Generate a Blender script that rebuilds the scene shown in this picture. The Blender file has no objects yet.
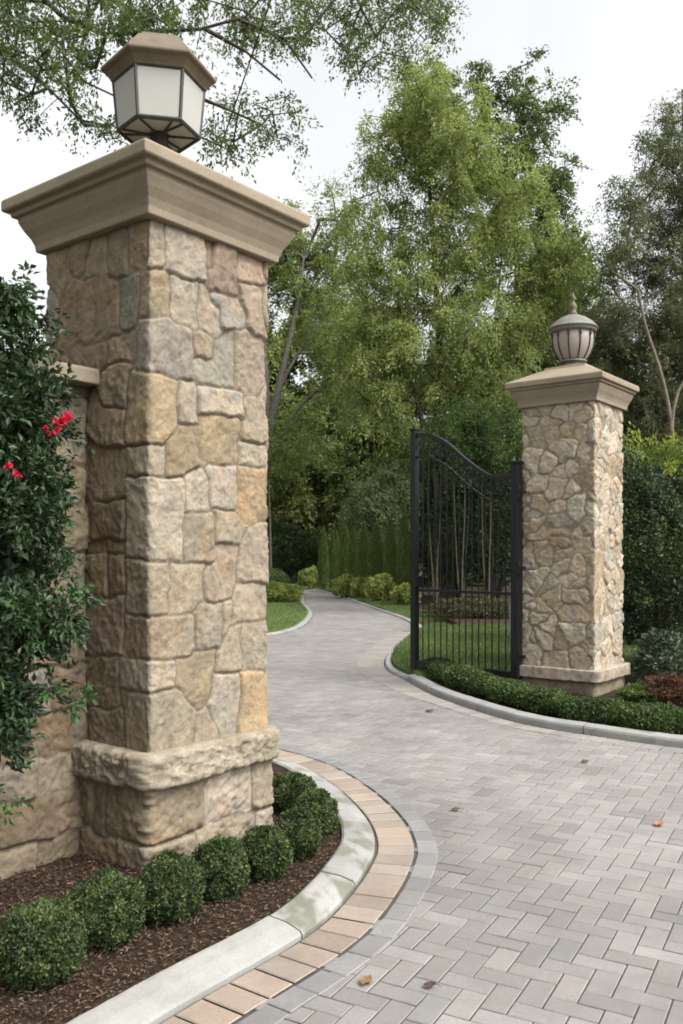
import bpy, math, random
import numpy as np
from mathutils import Vector

C = bpy.context.scene.collection
CAMH, F, CX, HY = 1.6, 880.0, 341.5, 552.0
R = math.radians

def px(x, y, Z):
    """a point of the place seen at pixel (x, y) of the photograph at depth Z"""
    return np.array([(x - CX) / F * Z, Z, CAMH - (y - HY) / F * Z])

def gp(x, y, z=0.0):
    Z = F * (CAMH - z) / (y - HY)
    return ((x - CX) / F * Z, Z)

# ------------------------------------------------------------------ noise
def _hash(ix, iy, iz, seed):
    n = (ix.astype(np.int64) * 374761393 + iy.astype(np.int64) * 668265263 + iz.astype(np.int64) * 2147483647 + seed * 1274126177) & 0xffffffff
    n = ((n ^ (n >> 13)) * 1274126177) & 0xffffffff
    n = (n ^ (n >> 16)) & 0xffffffff
    n = (n * 2246822519) & 0xffffffff
    return ((n ^ (n >> 15)) & 0xffff) / 65535.0

def vnoise(p, scale, seed=0):
    q = np.asarray(p) * scale
    if q.shape[1] == 2:
        q = np.column_stack([q, np.zeros(len(q))])
    i = np.floor(q); f = q - i; f = f * f * (3 - 2 * f)
    i = i.astype(np.int64)
    out = 0
    for dx in (0, 1):
        for dy in (0, 1):
            for dz in (0, 1):
                w = (f[:, 0] if dx else 1 - f[:, 0]) * (f[:, 1] if dy else 1 - f[:, 1]) * (f[:, 2] if dz else 1 - f[:, 2])
                out = out + w * _hash(i[:, 0] + dx, i[:, 1] + dy, i[:, 2] + dz, seed)
    return out * 2 - 1

def fbm(p, scale, seed=0, octv=4, gain=.5):
    out, a = 0, 1.0
    for k in range(octv):
        out = out + a * vnoise(p, scale * 2 ** k, seed + k * 17)
        a *= gain
    return out

def sstep(x, a, b):
    t = np.clip((x - a) / (b - a), 0, 1)
    return t * t * (3 - 2 * t)

# ------------------------------------------------------------------ mesh and object helpers
def mesh_np(name, verts, faces, cols=None, smooth=False):
    """faces: list of int arrays (M,k); cols: per-vertex rgb"""
    me = bpy.data.meshes.new(name)
    verts = np.asarray(verts, dtype=np.float32)
    faces = [np.asarray(f, dtype=np.int32) for f in faces if len(f)]
    nl = sum(f.size for f in faces); npoly = sum(len(f) for f in faces)
    me.vertices.add(len(verts)); me.vertices.foreach_set('co', verts.ravel())
    me.loops.add(nl); me.polygons.add(npoly)
    me.loops.foreach_set('vertex_index', np.concatenate([f.ravel() for f in faces]))
    sizes = np.concatenate([np.full(len(f), f.shape[1], dtype=np.int32) for f in faces])
    starts = np.concatenate([[0], np.cumsum(sizes)[:-1]]).astype(np.int32)
    me.polygons.foreach_set('loop_start', starts)
    me.polygons.foreach_set('use_smooth', np.full(npoly, bool(smooth)))
    me.update(calc_edges=True)
    if cols is not None:
        c = np.ones((len(verts), 4), dtype=np.float32); c[:, :3] = cols
        a = me.color_attributes.new('Col', 'FLOAT_COLOR', 'POINT')
        a.data.foreach_set('color', c.ravel())
    return me

def link(name, me, mat=None, parent=None, loc=None):
    o = bpy.data.objects.new(name, me)
    if mat is not None and not me.materials:
        me.materials.append(mat)
    C.objects.link(o)
    if parent is not None:
        o.parent = parent
    if loc is not None:
        o.location = loc
    return o

def tag(o, label=None, cat=None, group=None, kind=None):
    if label: o['label'] = label
    if cat: o['category'] = cat
    if group: o['group'] = group
    if kind: o['kind'] = kind
    return o

def thing(name, label, cat, loc=(0, 0, 0), rz=0.0, group=None):
    o = bpy.data.objects.new(name, None); C.objects.link(o)
    o.location = loc; o.rotation_euler = (0, 0, rz)
    return tag(o, label, cat, group)

def dup(root, loc, rz=0.0, label=None, scale=None):
    r = root.copy(); C.objects.link(r); r.location = loc; r.rotation_euler = (0, 0, rz)
    if label: r['label'] = label
    if scale is not None: r.scale = scale
    for ch in list(root.children):
        c = ch.copy(); C.objects.link(c); c.parent = r
        for g in list(ch.children):
            d = g.copy(); C.objects.link(d); d.parent = c
    return r

class MB:
    """collects boxes, tubes and lofts into one mesh"""
    def __init__(s): s.v = []; s.f = {}; s.n = 0
    def add(s, v, faces):
        s.v.append(np.asarray(v, dtype=float))
        for f in faces:
            s.f.setdefault(len(f), []).append([i + s.n for i in f])
        s.n += len(v)
    def box(s, a, b):
        (x0, y0, z0), (x1, y1, z1) = a, b
        s.add([(x0,y0,z0),(x1,y0,z0),(x1,y1,z0),(x0,y1,z0),(x0,y0,z1),(x1,y0,z1),(x1,y1,z1),(x0,y1,z1)],
              [(0,3,2,1),(4,5,6,7),(0,1,5,4),(1,2,6,5),(2,3,7,6),(3,0,4,7)])
    def tube(s, pts, rad, k=8, squash=None):
        pts = [Vector(p) for p in pts]; n = len(pts)
        if not hasattr(rad, '__len__'): rad = [rad] * n
        vs, fs = [], []
        up = Vector((0, 0, 1)); prev = None
        for i, p in enumerate(pts):
            t = (pts[min(i + 1, n - 1)] - pts[max(i - 1, 0)]).normalized()
            a = prev if prev is not None else (Vector((1, 0, 0)) if abs(t.dot(up)) > .9 else up)
            u = (a - t * a.dot(t)).normalized(); w = t.cross(u); prev = u
            for j in range(k):
                an = 2 * math.pi * j / k + math.pi / k
                vs.append(p + (u * math.cos(an) + w * math.sin(an)) * rad[i])
        for i in range(n - 1):
            for j in range(k):
                fs.append((i*k+j, i*k+(j+1)%k, (i+1)*k+(j+1)%k, (i+1)*k+j))
        fs.append(tuple(range(k - 1, -1, -1))); fs.append(tuple((n-1)*k+j for j in range(k)))
        s.add([tuple(v) for v in vs], fs)
    def rings(s, ring_pts, cap0=True, cap1=True):
        """loft of closed rings with equal counts"""
        k = len(ring_pts[0]); n = len(ring_pts)
        vs = [p for r in ring_pts for p in r]; fs = []
        for i in range(n - 1):
            for j in range(k):
                fs.append((i*k+j, i*k+(j+1)%k, (i+1)*k+(j+1)%k, (i+1)*k+j))
        if cap0: fs.append(tuple(range(k - 1, -1, -1)))
        if cap1: fs.append(tuple((n-1)*k+j for j in range(k)))
        s.add(vs, fs)
    def lathe(s, prof, k=24, rot=0.0, c=(0, 0)):
        s.rings([[(c[0] + r * math.cos(2*math.pi*j/k + rot), c[1] + r * math.sin(2*math.pi*j/k + rot), z) for j in range(k)] for r, z in prof])
    def mesh(s, name, smooth=False, col=None):
        v = np.concatenate(s.v)
        return mesh_np(name, v, [np.array(f) for f in s.f.values()], None if col is None else np.tile(col, (len(v), 1)), smooth)
    def build(s, name, mat, parent=None, smooth=False, bevel=0.0, loc=None):
        o = link(name, s.mesh(name, smooth), mat, parent, loc)
        if bevel:
            m = o.modifiers.new('bevel', 'BEVEL'); m.width = bevel; m.segments = 2; m.limit_method = 'ANGLE'; m.angle_limit = R(25)
        return o

# ------------------------------------------------------------------ materials
def new_mat(name):
    m = bpy.data.materials.new(name); m.use_nodes = True
    nt = m.node_tree; nt.nodes.clear()
    out = nt.nodes.new('ShaderNodeOutputMaterial')
    return m, nt, out

def nd(nt, typ, **kw):
    n = nt.nodes.new(typ)
    for k, v in kw.items():
        if k.startswith('i_'):
            n.inputs[k[2:].replace('_', ' ')].default_value = v
        else:
            setattr(n, k, v)
    return n

def noise_node(nt, scale, detail=5, rough=.6, dist=0.0):
    tc = nt.nodes.get('TC') or nd(nt, 'ShaderNodeTexCoord', name='TC')
    n = nd(nt, 'ShaderNodeTexNoise'); n.inputs['Scale'].default_value = scale
    n.inputs['Detail'].default_value = detail; n.inputs['Roughness'].default_value = rough
    n.inputs['Distortion'].default_value = dist
    nt.links.new(tc.outputs['Object'], n.inputs['Vector'])
    return n

def ramp(nt, src, stops):
    r = nd(nt, 'ShaderNodeValToRGB'); e = r.color_ramp.elements
    while len(e) < len(stops): e.new(.5)
    for k, (p, c) in enumerate(stops):
        e[k].position = p; e[k].color = (c[0], c[1], c[2], 1) if hasattr(c, '__len__') else (c, c, c, 1)
    nt.links.new(src, r.inputs['Fac'])
    return r

def mixc(nt, fac, a, b, blend='MIX'):
    m = nd(nt, 'ShaderNodeMix', data_type='RGBA', blend_type=blend)
    L = nt.links
    for sock, v in ((m.inputs[0], fac), (m.inputs[6], a), (m.inputs[7], b)):
        if hasattr(v, 'is_linked'): L.new(v, sock)
        elif hasattr(v, '__len__'): sock.default_value = (*v[:3], 1)
        else: sock.default_value = v
    return m.outputs[2]

def surf_mat(name, base=None, attr=False, scale=8, var=.35, rough=.85, spec=.3, bump=.3, bscale=60, bdist=.01, stain=None, metallic=0.0, fine=None, famt=.3):
    """rough mottled surface: base colour (or the per-vertex colour) times noise, with a bump"""
    m, nt, out = new_mat(name); L = nt.links
    p = nd(nt, 'ShaderNodeBsdfPrincipled')
    p.inputs['Roughness'].default_value = rough; p.inputs['Specular IOR Level'].default_value = spec
    p.inputs['Metallic'].default_value = metallic
    if attr:
        a = nd(nt, 'ShaderNodeVertexColor', layer_name='Col'); col = a.outputs['Color']
    else:
        rgb = nd(nt, 'ShaderNodeRGB'); rgb.outputs[0].default_value = (*base, 1); col = rgb.outputs[0]
    n = noise_node(nt, scale, 6, .65)
    r = ramp(nt, n.outputs['Fac'], [(.3, 1 - var), (.7, 1 + var)])
    col = mixc(nt, 1.0, col, r.outputs['Color'], 'MULTIPLY')
    if fine:
        n3 = noise_node(nt, fine, 4, .7)
        r3 = ramp(nt, n3.outputs['Fac'], [(.33, 1 - famt), (.66, 1 + famt * .8)])
        col = mixc(nt, 1.0, col, r3.outputs['Color'], 'MULTIPLY')
    if stain:
        sc, sco, amt = stain
        n2 = noise_node(nt, sc, 7, .7, .5)
        r2 = ramp(nt, n2.outputs['Fac'], [(.5, 0.0), (.68, amt)])
        col = mixc(nt, r2.outputs['Color'], col, sco)
    L.new(col, p.inputs['Base Color'])
    if bump:
        nb = noise_node(nt, bscale, 6, .7)
        b = nd(nt, 'ShaderNodeBump'); b.inputs['Strength'].default_value = bump; b.inputs['Distance'].default_value = bdist
        L.new(nb.outputs['Fac'], b.inputs['Height']); L.new(b.outputs['Normal'], p.inputs['Normal'])
    L.new(p.outputs[0], out.inputs[0])
    return m

def leaf_mat(name, rough=.5, spec=.35, trans=.3, tint=(1.25, 1.35, .6)):
    m, nt, out = new_mat(name); L = nt.links
    a = nd(nt, 'ShaderNodeVertexColor', layer_name='Col')
    p = nd(nt, 'ShaderNodeBsdfPrincipled'); p.inputs['Roughness'].default_value = rough
    p.inputs['Specular IOR Level'].default_value = spec
    L.new(a.outputs['Color'], p.inputs['Base Color'])
    t = nd(nt, 'ShaderNodeBsdfTranslucent')
    L.new(mixc(nt, 1.0, a.outputs['Color'], tint, 'MULTIPLY'), t.inputs['Color'])
    mx = nd(nt, 'ShaderNodeMixShader'); mx.inputs[0].default_value = trans
    L.new(p.outputs[0], mx.inputs[1]); L.new(t.outputs[0], mx.inputs[2]); L.new(mx.outputs[0], out.inputs[0])
    return m

M = {}
M['stone'] = surf_mat('field_stone', attr=True, scale=11, var=.22, rough=.93, spec=.15, bump=.6, bscale=55, bdist=.010, fine=85, famt=.17)
M['cast'] = surf_mat('cast_stone', (.248, .204, .148), scale=3, var=.13, rough=.88, spec=.2, bump=.12, bscale=90, bdist=.003, stain=(2.2, (.15, .128, .098), .6), fine=70, famt=.10)
M['kerb'] = surf_mat('kerb_concrete', attr=True, scale=3, var=.08, rough=.9, spec=.2, bump=.2, bscale=70, bdist=.003, fine=70, famt=.08)
M['paver'] = surf_mat('driveway_paver', attr=True, scale=3.0, var=.12, rough=.58, spec=.4, bump=.3, bscale=120, bdist=.003, stain=(1.1, (.125, .115, .105), .5), fine=60, famt=.10)
M['joint'] = surf_mat('joint_sand', (.075, .068, .058), scale=6, var=.3, bump=.3, bscale=100)
M['mulch'] = surf_mat('mulch_soil', (.048, .032, .022), scale=25, var=.6, rough=1, spec=.1, bump=1, bscale=70, bdist=.03)
M['chip'] = surf_mat('bark_chip', attr=True, scale=40, var=.3, rough=.95, spec=.1, bump=0)
M['lawn'] = surf_mat('lawn_turf', (.085, .125, .038), scale=3, var=.3, rough=1, spec=.05, bump=.8, bscale=60, bdist=.03, fine=40)
M['ground'] = surf_mat('forest_floor', (.05, .05, .022), scale=1.2, var=.6, rough=1, spec=.05, bump=.8, bscale=12, bdist=.08)
M['bark'] = surf_mat('dark_bark', (.065, .055, .045), scale=7, var=.4, rough=.95, spec=.1, bump=.8, bscale=25, bdist=.03)
M['barkpale'] = surf_mat('pale_bark', (.17, .14, .105), scale=7, var=.3, rough=.9, spec=.1, bump=.6, bscale=25, bdist=.02)
M['barktan'] = surf_mat('tan_bark', (.085, .070, .050), scale=7, var=.35, rough=.9, spec=.1, bump=.6, bscale=25, bdist=.02)
M['barkgrey'] = surf_mat('grey_bark', (.16, .145, .125), scale=7, var=.35, rough=.95, spec=.1, bump=.8, bscale=25, bdist=.03)
M['iron'] = surf_mat('black_painted_iron', (.008, .0085, .009), scale=9, var=.2, rough=.45, spec=.3, bump=.08, bscale=120, bdist=.002)
M['bronze'] = surf_mat('weathered_bronze', (.12, .09, .056), scale=9, var=.25, rough=.6, spec=.4, bump=.12, bscale=60, bdist=.003, stain=(6, (.12, .125, .09), .6))
M['darkmetal'] = surf_mat('dark_lantern_metal', (.035, .03, .026), scale=12, var=.2, rough=.5, spec=.4, bump=0)
M['greymetal'] = surf_mat('grey_weathered_metal', (.15, .142, .118), scale=9, var=.25, rough=.65, spec=.35, bump=.1, bscale=60, bdist=.003)
M['rod'] = surf_mat('grey_gate_metal', (.3, .3, .29), scale=9, var=.2, rough=.5, spec=.4, bump=0)
M['leaf'] = leaf_mat('tree_leaf', trans=.47, tint=(1.2, 1.22, .8))
M['gloss'] = leaf_mat('glossy_leaf', rough=.5, spec=.35, trans=.12)
M['box'] = leaf_mat('boxwood_leaf', rough=.5, spec=.3, trans=.2)
M['petal'] = leaf_mat('flower_petal', rough=.6, spec=.2, trans=.25, tint=(1.2, .9, 1.0))
M['dry'] = surf_mat('dry_leaf', attr=True, scale=40, var=.3, rough=.9, bump=0)

def frosted(name, col, trans=.35):
    m, nt, out = new_mat(name); L = nt.links
    p = nd(nt, 'ShaderNodeBsdfPrincipled'); p.inputs['Roughness'].default_value = .55
    p.inputs['Specular IOR Level'].default_value = .5
    n = noise_node(nt, 7, 4, .6)
    r = ramp(nt, n.outputs['Fac'], [(.3, [c * .95 for c in col]), (.7, col)])
    L.new(r.outputs['Color'], p.inputs['Base Color'])
    t = nd(nt, 'ShaderNodeBsdfTranslucent'); L.new(r.outputs['Color'], t.inputs['Color'])
    mx = nd(nt, 'ShaderNodeMixShader'); mx.inputs[0].default_value = trans
    L.new(p.outputs[0], mx.inputs[1]); L.new(t.outputs[0], mx.inputs[2]); L.new(mx.outputs[0], out.inputs[0])
    return m
M['glass'] = frosted('frosted_lantern_glass', (.60, .595, .54), .42)
M['glasspink'] = frosted('aged_lantern_glass', (.50, .43, .38), .4)

# ------------------------------------------------------------------ curves on the ground
def catmull(pts, step=.08, closed=False):
    P = [np.array(p, float) for p in pts]
    P = [2 * P[0] - P[1]] + P + [2 * P[-1] - P[-2]]
    out = []
    for i in range(1, len(P) - 2):
        a, b, c, d = P[i-1], P[i], P[i+1], P[i+2]
        n = max(2, int(np.linalg.norm(c - b) / step))
        for k in range(n):
            t = k / n
            out.append(.5 * ((2*b) + (c-a)*t + (2*a-5*b+4*c-d)*t*t + (3*b-a-3*c+d)*t**3))
    out.append(P[-2])
    return np.array(out)

def resample(P, step):
    d = np.concatenate([[0], np.cumsum(np.linalg.norm(np.diff(P, axis=0), axis=1))])
    n = max(2, int(round(d[-1] / step)))
    s = np.linspace(0, d[-1], n + 1)
    return np.column_stack([np.interp(s, d, P[:, k]) for k in range(P.shape[1])])

def normals2(P):
    t = np.gradient(P, axis=0); t /= np.linalg.norm(t, axis=1)[:, None] + 1e-9
    return np.column_stack([-t[:, 1], t[:, 0]])       # left of travel

def offset(P, o): return P + normals2(P) * o

def in_poly(pts, poly):
    x, y = pts[:, 0], pts[:, 1]; ins = np.zeros(len(pts), bool)
    n = len(poly)
    for i in range(n):
        x0, y0 = poly[i]; x1, y1 = poly[(i + 1) % n]
        if y0 == y1: continue
        c = ((y0 > y) != (y1 > y)) & (x < (x1 - x0) * (y - y0) / (y1 - y0) + x0)
        ins ^= c
    return ins

def sheet(name, poly, z, mat, depth=.12):
    """a flat ground sheet with a skirt round its edge"""
    import bmesh
    bm = bmesh.new()
    vs = [bm.verts.new((p[0], p[1], z)) for p in poly]
    f = bm.faces.new(vs)
    if f.normal.z < 0: f.normal_flip()
    bm.normal_update()
    if f.normal.z < 0: f.normal_flip()
    vb = [bm.verts.new((p[0], p[1], z - depth)) for p in poly]
    n = len(vs)
    for i in range(n):
        bm.faces.new((vs[i], vs[(i+1) % n], vb[(i+1) % n], vb[i]))
    bmesh.ops.triangulate(bm, faces=[f])
    me = bpy.data.meshes.new(name); bm.to_mesh(me); bm.free()
    return link(name, me, mat)

# edge of the pavement, traced on the ground (kerb outer line of each bed)
NEAR = [(-2.0, .80), (-1.26, 1.99), (-.62, 3.0), (-.155, 3.66), (.035, 4.11), (.15, 4.54), (.184, 4.80), (.155, 5.215), (.026, 5.75), (-.149, 6.23), (-.36, 6.62),
        (-.75, 7.05), (-1.5, 7.6), (-2.3, 8.8)]
LEFTL = [(-2.3, 8.8), (-2.75, 11), (-2.5, 14), (-1.95, 15.9), (-1.45, 16.8), (-1.03, 17.8), (-.80, 19.6), (-.748, 22.7), (-.94, 25.1), (-1.14, 27.2), (-1.48, 34.3), (-2.1, 39), (-4.2, 43.5), (-9, 47)]
RIGHTL = [(-8, 50), (-3.2, 44.5), (-1.75, 40), (-.145, 32), (.926, 24.7), (1.42, 21.4), (1.56, 19.6), (1.58, 18.4), (1.50, 17.6)]
ISLE = [(1.50, 17.6), (1.27, 16.5), (.91, 14.8), (.66, 13.1), (.627, 11.9), (.80, 11.0), (1.09, 9.62), (1.65, 8.24), (2.22, 7.63), (2.80, 7.16), (3.6, 6.8), (5, 6.65), (9, 6.8), (14, 7.5)]
near, leftl, rightl, isle = catmull(NEAR), catmull(LEFTL), catmull(RIGHTL), catmull(ISLE)
pave_poly = np.concatenate([near, leftl[1:], rightl, isle, np.array([(14, .5), (-1.9, .5)])])

# ------------------------------------------------------------------ ground, driveway
g = sheet('ground', [(-160, -30), (160, -30), (160, 260), (-160, 260)], -.03, M['ground'], .5)
tag(g, kind='structure')
b = sheet('driveway_bedding', pave_poly[::3], -.007, M['joint'], .02); tag(b, kind='structure')

rng = np.random.default_rng(11)
GRAY = np.array([[.40, .385, .372], [.425, .41, .395], [.38, .366, .356], [.415, .395, .376], [.44, .425, .41], [.39, .382, .375]]) * .47

def paver_mesh(name, cen, ax, half, cols, gap=.0022, ch=.0035, z=0.0, tilt=.0005):
    """pavers with chamfered tops: cen (N,2), ax (N,2) unit long axis, half (N,2) half sizes"""
    n = len(cen); ay = np.column_stack([-ax[:, 1], ax[:, 0]])
    v = np.zeros((n, 8, 3)); sg = np.array([(-1, -1), (1, -1), (1, 1), (-1, 1)])
    tl = rng.normal(0, tilt, (n, 3))
    for k, (sx, sy) in enumerate(sg):
        for lv, (ins, zz) in enumerate(((gap, -ch), (gap + ch, 0.0))):
            hx, hy = half[:, 0] - ins, half[:, 1] - ins
            p = cen + ax * (sx * hx)[:, None] + ay * (sy * hy)[:, None]
            v[:, lv * 4 + k, :2] = p
            v[:, lv * 4 + k, 2] = z + zz + tl[:, 0] + tl[:, 1] * sx + tl[:, 2] * sy
    v = v.reshape(-1, 3)
    base = (np.arange(n) * 8)[:, None]
    f = [base + np.array(q) for q in ((4, 5, 6, 7), (0, 1, 5, 4), (1, 2, 6, 5), (2, 3, 7, 6), (3, 0, 4, 7))]
    return mesh_np(name, v, [np.concatenate(f)], np.repeat(cols, 8, axis=0))

def quad_pavers(name, inner, outer, step_quads, cols, gap=.003, ch=.006, z=.005):
    n = len(inner) - 1; v = np.zeros((n, 8, 3))
    for i in range(n):
        q = np.array([inner[i], inner[i+1], outer[i+1], outer[i]]); c = q.mean(0)
        zz = z + rng.normal(0, .001)
        for lv, (ins, dz) in enumerate(((gap, -ch), (gap + ch, 0))):
            for k in range(4):
                e1 = q[(k+1) % 4] - q[k]; e2 = q[(k-1) % 4] - q[k]
                e1 /= np.linalg.norm(e1); e2 /= np.linalg.norm(e2)
                v[i, lv*4+k, :2] = q[k] + (e1 + e2) * ins
                v[i, lv*4+k, 2] = zz + dz
    v = v.reshape(-1, 3); base = (np.arange(n) * 8)[:, None]
    f = [base + np.array(q) for q in ((4, 5, 6, 7), (0, 1, 5, 4), (1, 2, 6, 5), (2, 3, 7, 6), (3, 0, 4, 7))]
    return mesh_np(name, v, [np.concatenate(f)], np.repeat(cols, 8, axis=0))

a = .098
ang = R(-29); ex = np.array([math.cos(ang), math.sin(ang)]); ey = np.array([-ex[1], ex[0]])
ii, jj = np.meshgrid(np.arange(-560, 560), np.arange(-560, 560), indexing='ij')
ii, jj = ii.ravel(), jj.ravel(); k4 = (ii - jj) % 4
cen, ax = [], []
for kk, (cx_, cy_), axis in ((0, (1.0, .5), ex), (3, (.5, 1.0), ey)):
    s = k4 == kk
    c = ((ii[s] + cx_) * a)[:, None] * ex + ((jj[s] + cy_) * a)[:, None] * ey
    ok = (c[:, 1] > .9) & (c[:, 1] < 47) & (c[:, 0] > -8) & (c[:, 0] < 10) & (c[:, 0] < .62 * c[:, 1] + 2.2)
    c = c[ok]; c = c[in_poly(c, pave_poly[::4])]
    cen.append(c); ax.append(np.tile(axis, (len(c), 1)))
cen = np.concatenate(cen); ax = np.concatenate(ax); n = len(cen)
# leave room for the border courses
def dist_to_line(P, L):
    d = np.full(len(P), 1e9)
    L = L[::2]
    for i in range(len(L) - 1):
        A, B = L[i], L[i+1]; ab = B - A
        t = np.clip(((P - A) @ ab) / (ab @ ab + 1e-12), 0, 1)
        d = np.minimum(d, np.linalg.norm(P - (A + t[:, None] * ab), axis=1))
    return d
BW, GW = .215, .125
keep = (dist_to_line(cen, near) > BW + GW - .10) & (dist_to_line(cen, isle) > .20 + .20 * sstep(cen[:, 1], 8.6, 11.2) - .08)
cen, ax = cen[keep], ax[keep]; n = len(cen)
col = GRAY[rng.integers(0, len(GRAY), n)] * rng.normal(1, .055, (n, 1)) * (1 + rng.normal(0, .007, (n, 3)))
col = col * np.where(rng.uniform(0, 1, (n, 1)) < .05, .86, 1.0)
blotch = fbm(cen, .45, 5, 3)
col = col * (1 + (.10 * blotch + .11 * fbm(cen * np.array([1, .55]), 1.3, 15, 4))[:, None]) * np.array([1.035, 1.0, .968])
o = link('driveway', paver_mesh('driveway', cen, ax, np.tile([a, a / 2], (n, 1)), col), M['paver']); tag(o, kind='structure')

TAN = np.array([[.50, .395, .31], [.53, .42, .33], [.475, .38, .30], [.52, .43, .35], [.49, .41, .335]]) * .50
def band(name, line, o0, o1, step, pal, sgn, seed=3, gap=.0042):
    r = np.random.default_rng(seed)
    base = resample(line, step)
    c = pal[r.integers(0, len(pal), len(base) - 1)] * r.normal(1, .06, (len(base) - 1, 1))
    if callable(o1): o1 = o1(base)[:, None]
    ob = link(name, quad_pavers(name, offset(base, sgn * o0), base + normals2(base) * sgn * o1, step, c, gap, .004), M['paver'])
    return tag(ob, kind='structure')
# the travel runs away from the viewer, so the pavement is on the right (-) of near
band('driveway_border', near, .012, BW, .14, TAN, -1, 3, .005)
band('driveway_edging', near, BW + .008, BW + GW, .16, GRAY * .93, -1, 5)
isle_w = lambda b: .20 + .20 * sstep(b[:, 1], 8.6, 11.2)
band('driveway_border', isle, .010, isle_w, .16, np.array([[.50, .45, .40], [.54, .49, .43], [.47, .435, .40]]) * .47, -1, 7)

def kerb(name, line, prof, sgn, segs=(1.2,), gap=.011, moss=(.5,), step=.03):
    """kerb stones swept along a line with open joints; colour and moss vary from stone to stone"""
    base = resample(line, step); nr = normals2(base) * sgn
    V, Fq, Cc, n0 = [], [], [], 0; st = 0; q = 0; r = np.random.default_rng(len(base)); k = len(prof); caps = []
    while st < len(base) - 2:
        en = min(st + max(2, int(segs[min(q, len(segs) - 1)] / step)), len(base) - 1); m = en - st + 1
        P = base[st:en + 1].copy(); d = (P[1] - P[0]); P[0] += d / np.linalg.norm(d) * gap * .5
        d = (P[-1] - P[-2]); P[-1] -= d / np.linalg.norm(d) * gap * .5
        nn = nr[st:en + 1]
        v = np.zeros((m, k, 3))
        for j, (o, z) in enumerate(prof):
            v[:, j, :2] = P + nn * o; v[:, j, 2] = z
        v = v.reshape(-1, 3)
        v[:, 2] += r.normal(0, .002) + .0016 * fbm(v, 14, 4, 3)
        I, J = np.meshgrid(np.arange(m - 1), np.arange(k - 1), indexing='ij'); I, J = I.ravel(), J.ravel()
        Fq.append(np.column_stack([I * k + J, (I + 1) * k + J, (I + 1) * k + J + 1, I * k + J + 1]) + n0)
        caps += [list(range(n0, n0 + k)), list(range(n0 + (m - 1) * k, n0 + m * k))]
        ms = moss[min(q, len(moss) - 1)]
        c = np.array((.25, .245, .228)) * r.normal(1, .05) * (1 + .07 * fbm(v, 5, 8, 4)[:, None])
        dirt = sstep(fbm(v, 7, 23, 4, .6), .35 - .5 * ms, .75 - .3 * ms)[:, None] * .8 * min(1, ms + .15)
        inn_ = np.tile(np.array([o for o, z in prof]) / prof[-1][0], m)
        dirt = np.maximum(dirt, (sstep(inn_, .74, 1.0) * sstep(fbm(v, 16, 37, 3), -.5, .5))[:, None] * .7)
        c = c * (1 - dirt) + np.array((.105, .105, .070)) * dirt
        V.append(v); Cc.append(c); n0 += len(v); st = en; q += 1
    o = link(name, mesh_np(name, np.concatenate(V), [np.concatenate(Fq), np.array(caps)], np.concatenate(Cc), False), M['kerb']); return tag(o, kind='structure')
def dense(p, n=3): return [tuple(x) for x in resample(np.array(p, float), .02)] if n else p
low_prof = [(.002, -.1), (.002, .010), (.010, .020)] + dense([(.012, .024), (.08, .046), (.168, .055)]) + [(.182, .047), (.186, -.1)]
high_prof = [(.002, -.1), (.002, .03), (.002, .052), (.010, .070), (.03, .079), (.06, .081), (.09, .082), (.12, .082), (.14, .080), (.155, .072), (.16, -.1)]
isle_front, isle_tip = isle[isle[:, 1] < 10.95], isle[isle[:, 1] >= 10.93]
kerb('kerb', near, low_prof, 1, (1.95, 1.45, .62, .9, 1.1), moss=(.0, .05, .8, .7, .6))
kerb('kerb', isle_front, high_prof, 1, (1.75, 1.8), moss=(.25, .12, .3))
flat_prof = [(.002, -.1), (.002, .015), (.02, .03), (.07, .032), (.12, .032), (.13, -.1)]
kerb('kerb', isle_tip, [(o * .75, z * 1.4) for o, z in flat_prof], 1, (2.2,), moss=(.1,))
kerb('kerb', leftl, flat_prof, 1, (3,), moss=(.3,))
kerb('kerb', rightl, flat_prof, 1, (3,), moss=(.3,))

# beds and lawns
inn = offset(near, .175)
bed = np.concatenate([inn[::2], np.array([(-3.4, 9.2), (-7, 7), (-7, .7)])])
tag(sheet('mulch_bed', bed, .035, M['mulch']), kind='structure')
isl_in = offset(isle, .15)
isl_poly = np.concatenate([isl_in[::2], np.array([(14, 18.3), (1.9, 18.3)])])
tag(sheet('island_bed', isl_poly, .045, M['mulch']), kind='structure')
# lawn on the island behind the gate
lw = np.concatenate([offset(isle, .10)[(isle[:, 1] < 18.11) & (isle[:, 1] > 10.75) & (isle[:, 0] < 9)], np.array([(1.15, 10.75), (2.1, 10.6), (2.6, 11.0), (4.5, 11.8), (9, 13), (9, 18.1), (2.0, 18.1)])])
tag(sheet('lawn', lw, .085, M['lawn'], .05), kind='structure')
ll = leftl[(leftl[:, 1] > 14.5) & (leftl[:, 1] < 28.5)]
lawn_left = np.concatenate([offset(ll, .12)[::2], np.array([(-5, 28), (-12, 25), (-12, 15)])])
tag(sheet('lawn', lawn_left, .05, M['lawn'], .1), kind='structure')
rr = rightl[(rightl[:, 1] > 20.6) & (rightl[:, 1] < 43) & (rightl[:, 0] < 8.8)]
verge = np.concatenate([offset(rr, .12)[::2], offset(rr, 1.0)[::-2]])
tag(sheet('lawn', verge, .05, M['lawn'], .1), kind='structure')
tag(sheet('bed', np.concatenate([offset(rr, .95)[::2], np.array([(2.6, 18.35), (12, 18.35), (12, 34), (0, 43)])]), .045, M['mulch'], .1), kind='structure')

# ------------------------------------------------------------------ field stone work
DR = np.array([.611, .792]); DR /= np.linalg.norm(DR)
DL = np.array([-DR[1], DR[0]])
RZ = math.atan2(DR[1], DR[0])
W = .86

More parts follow.
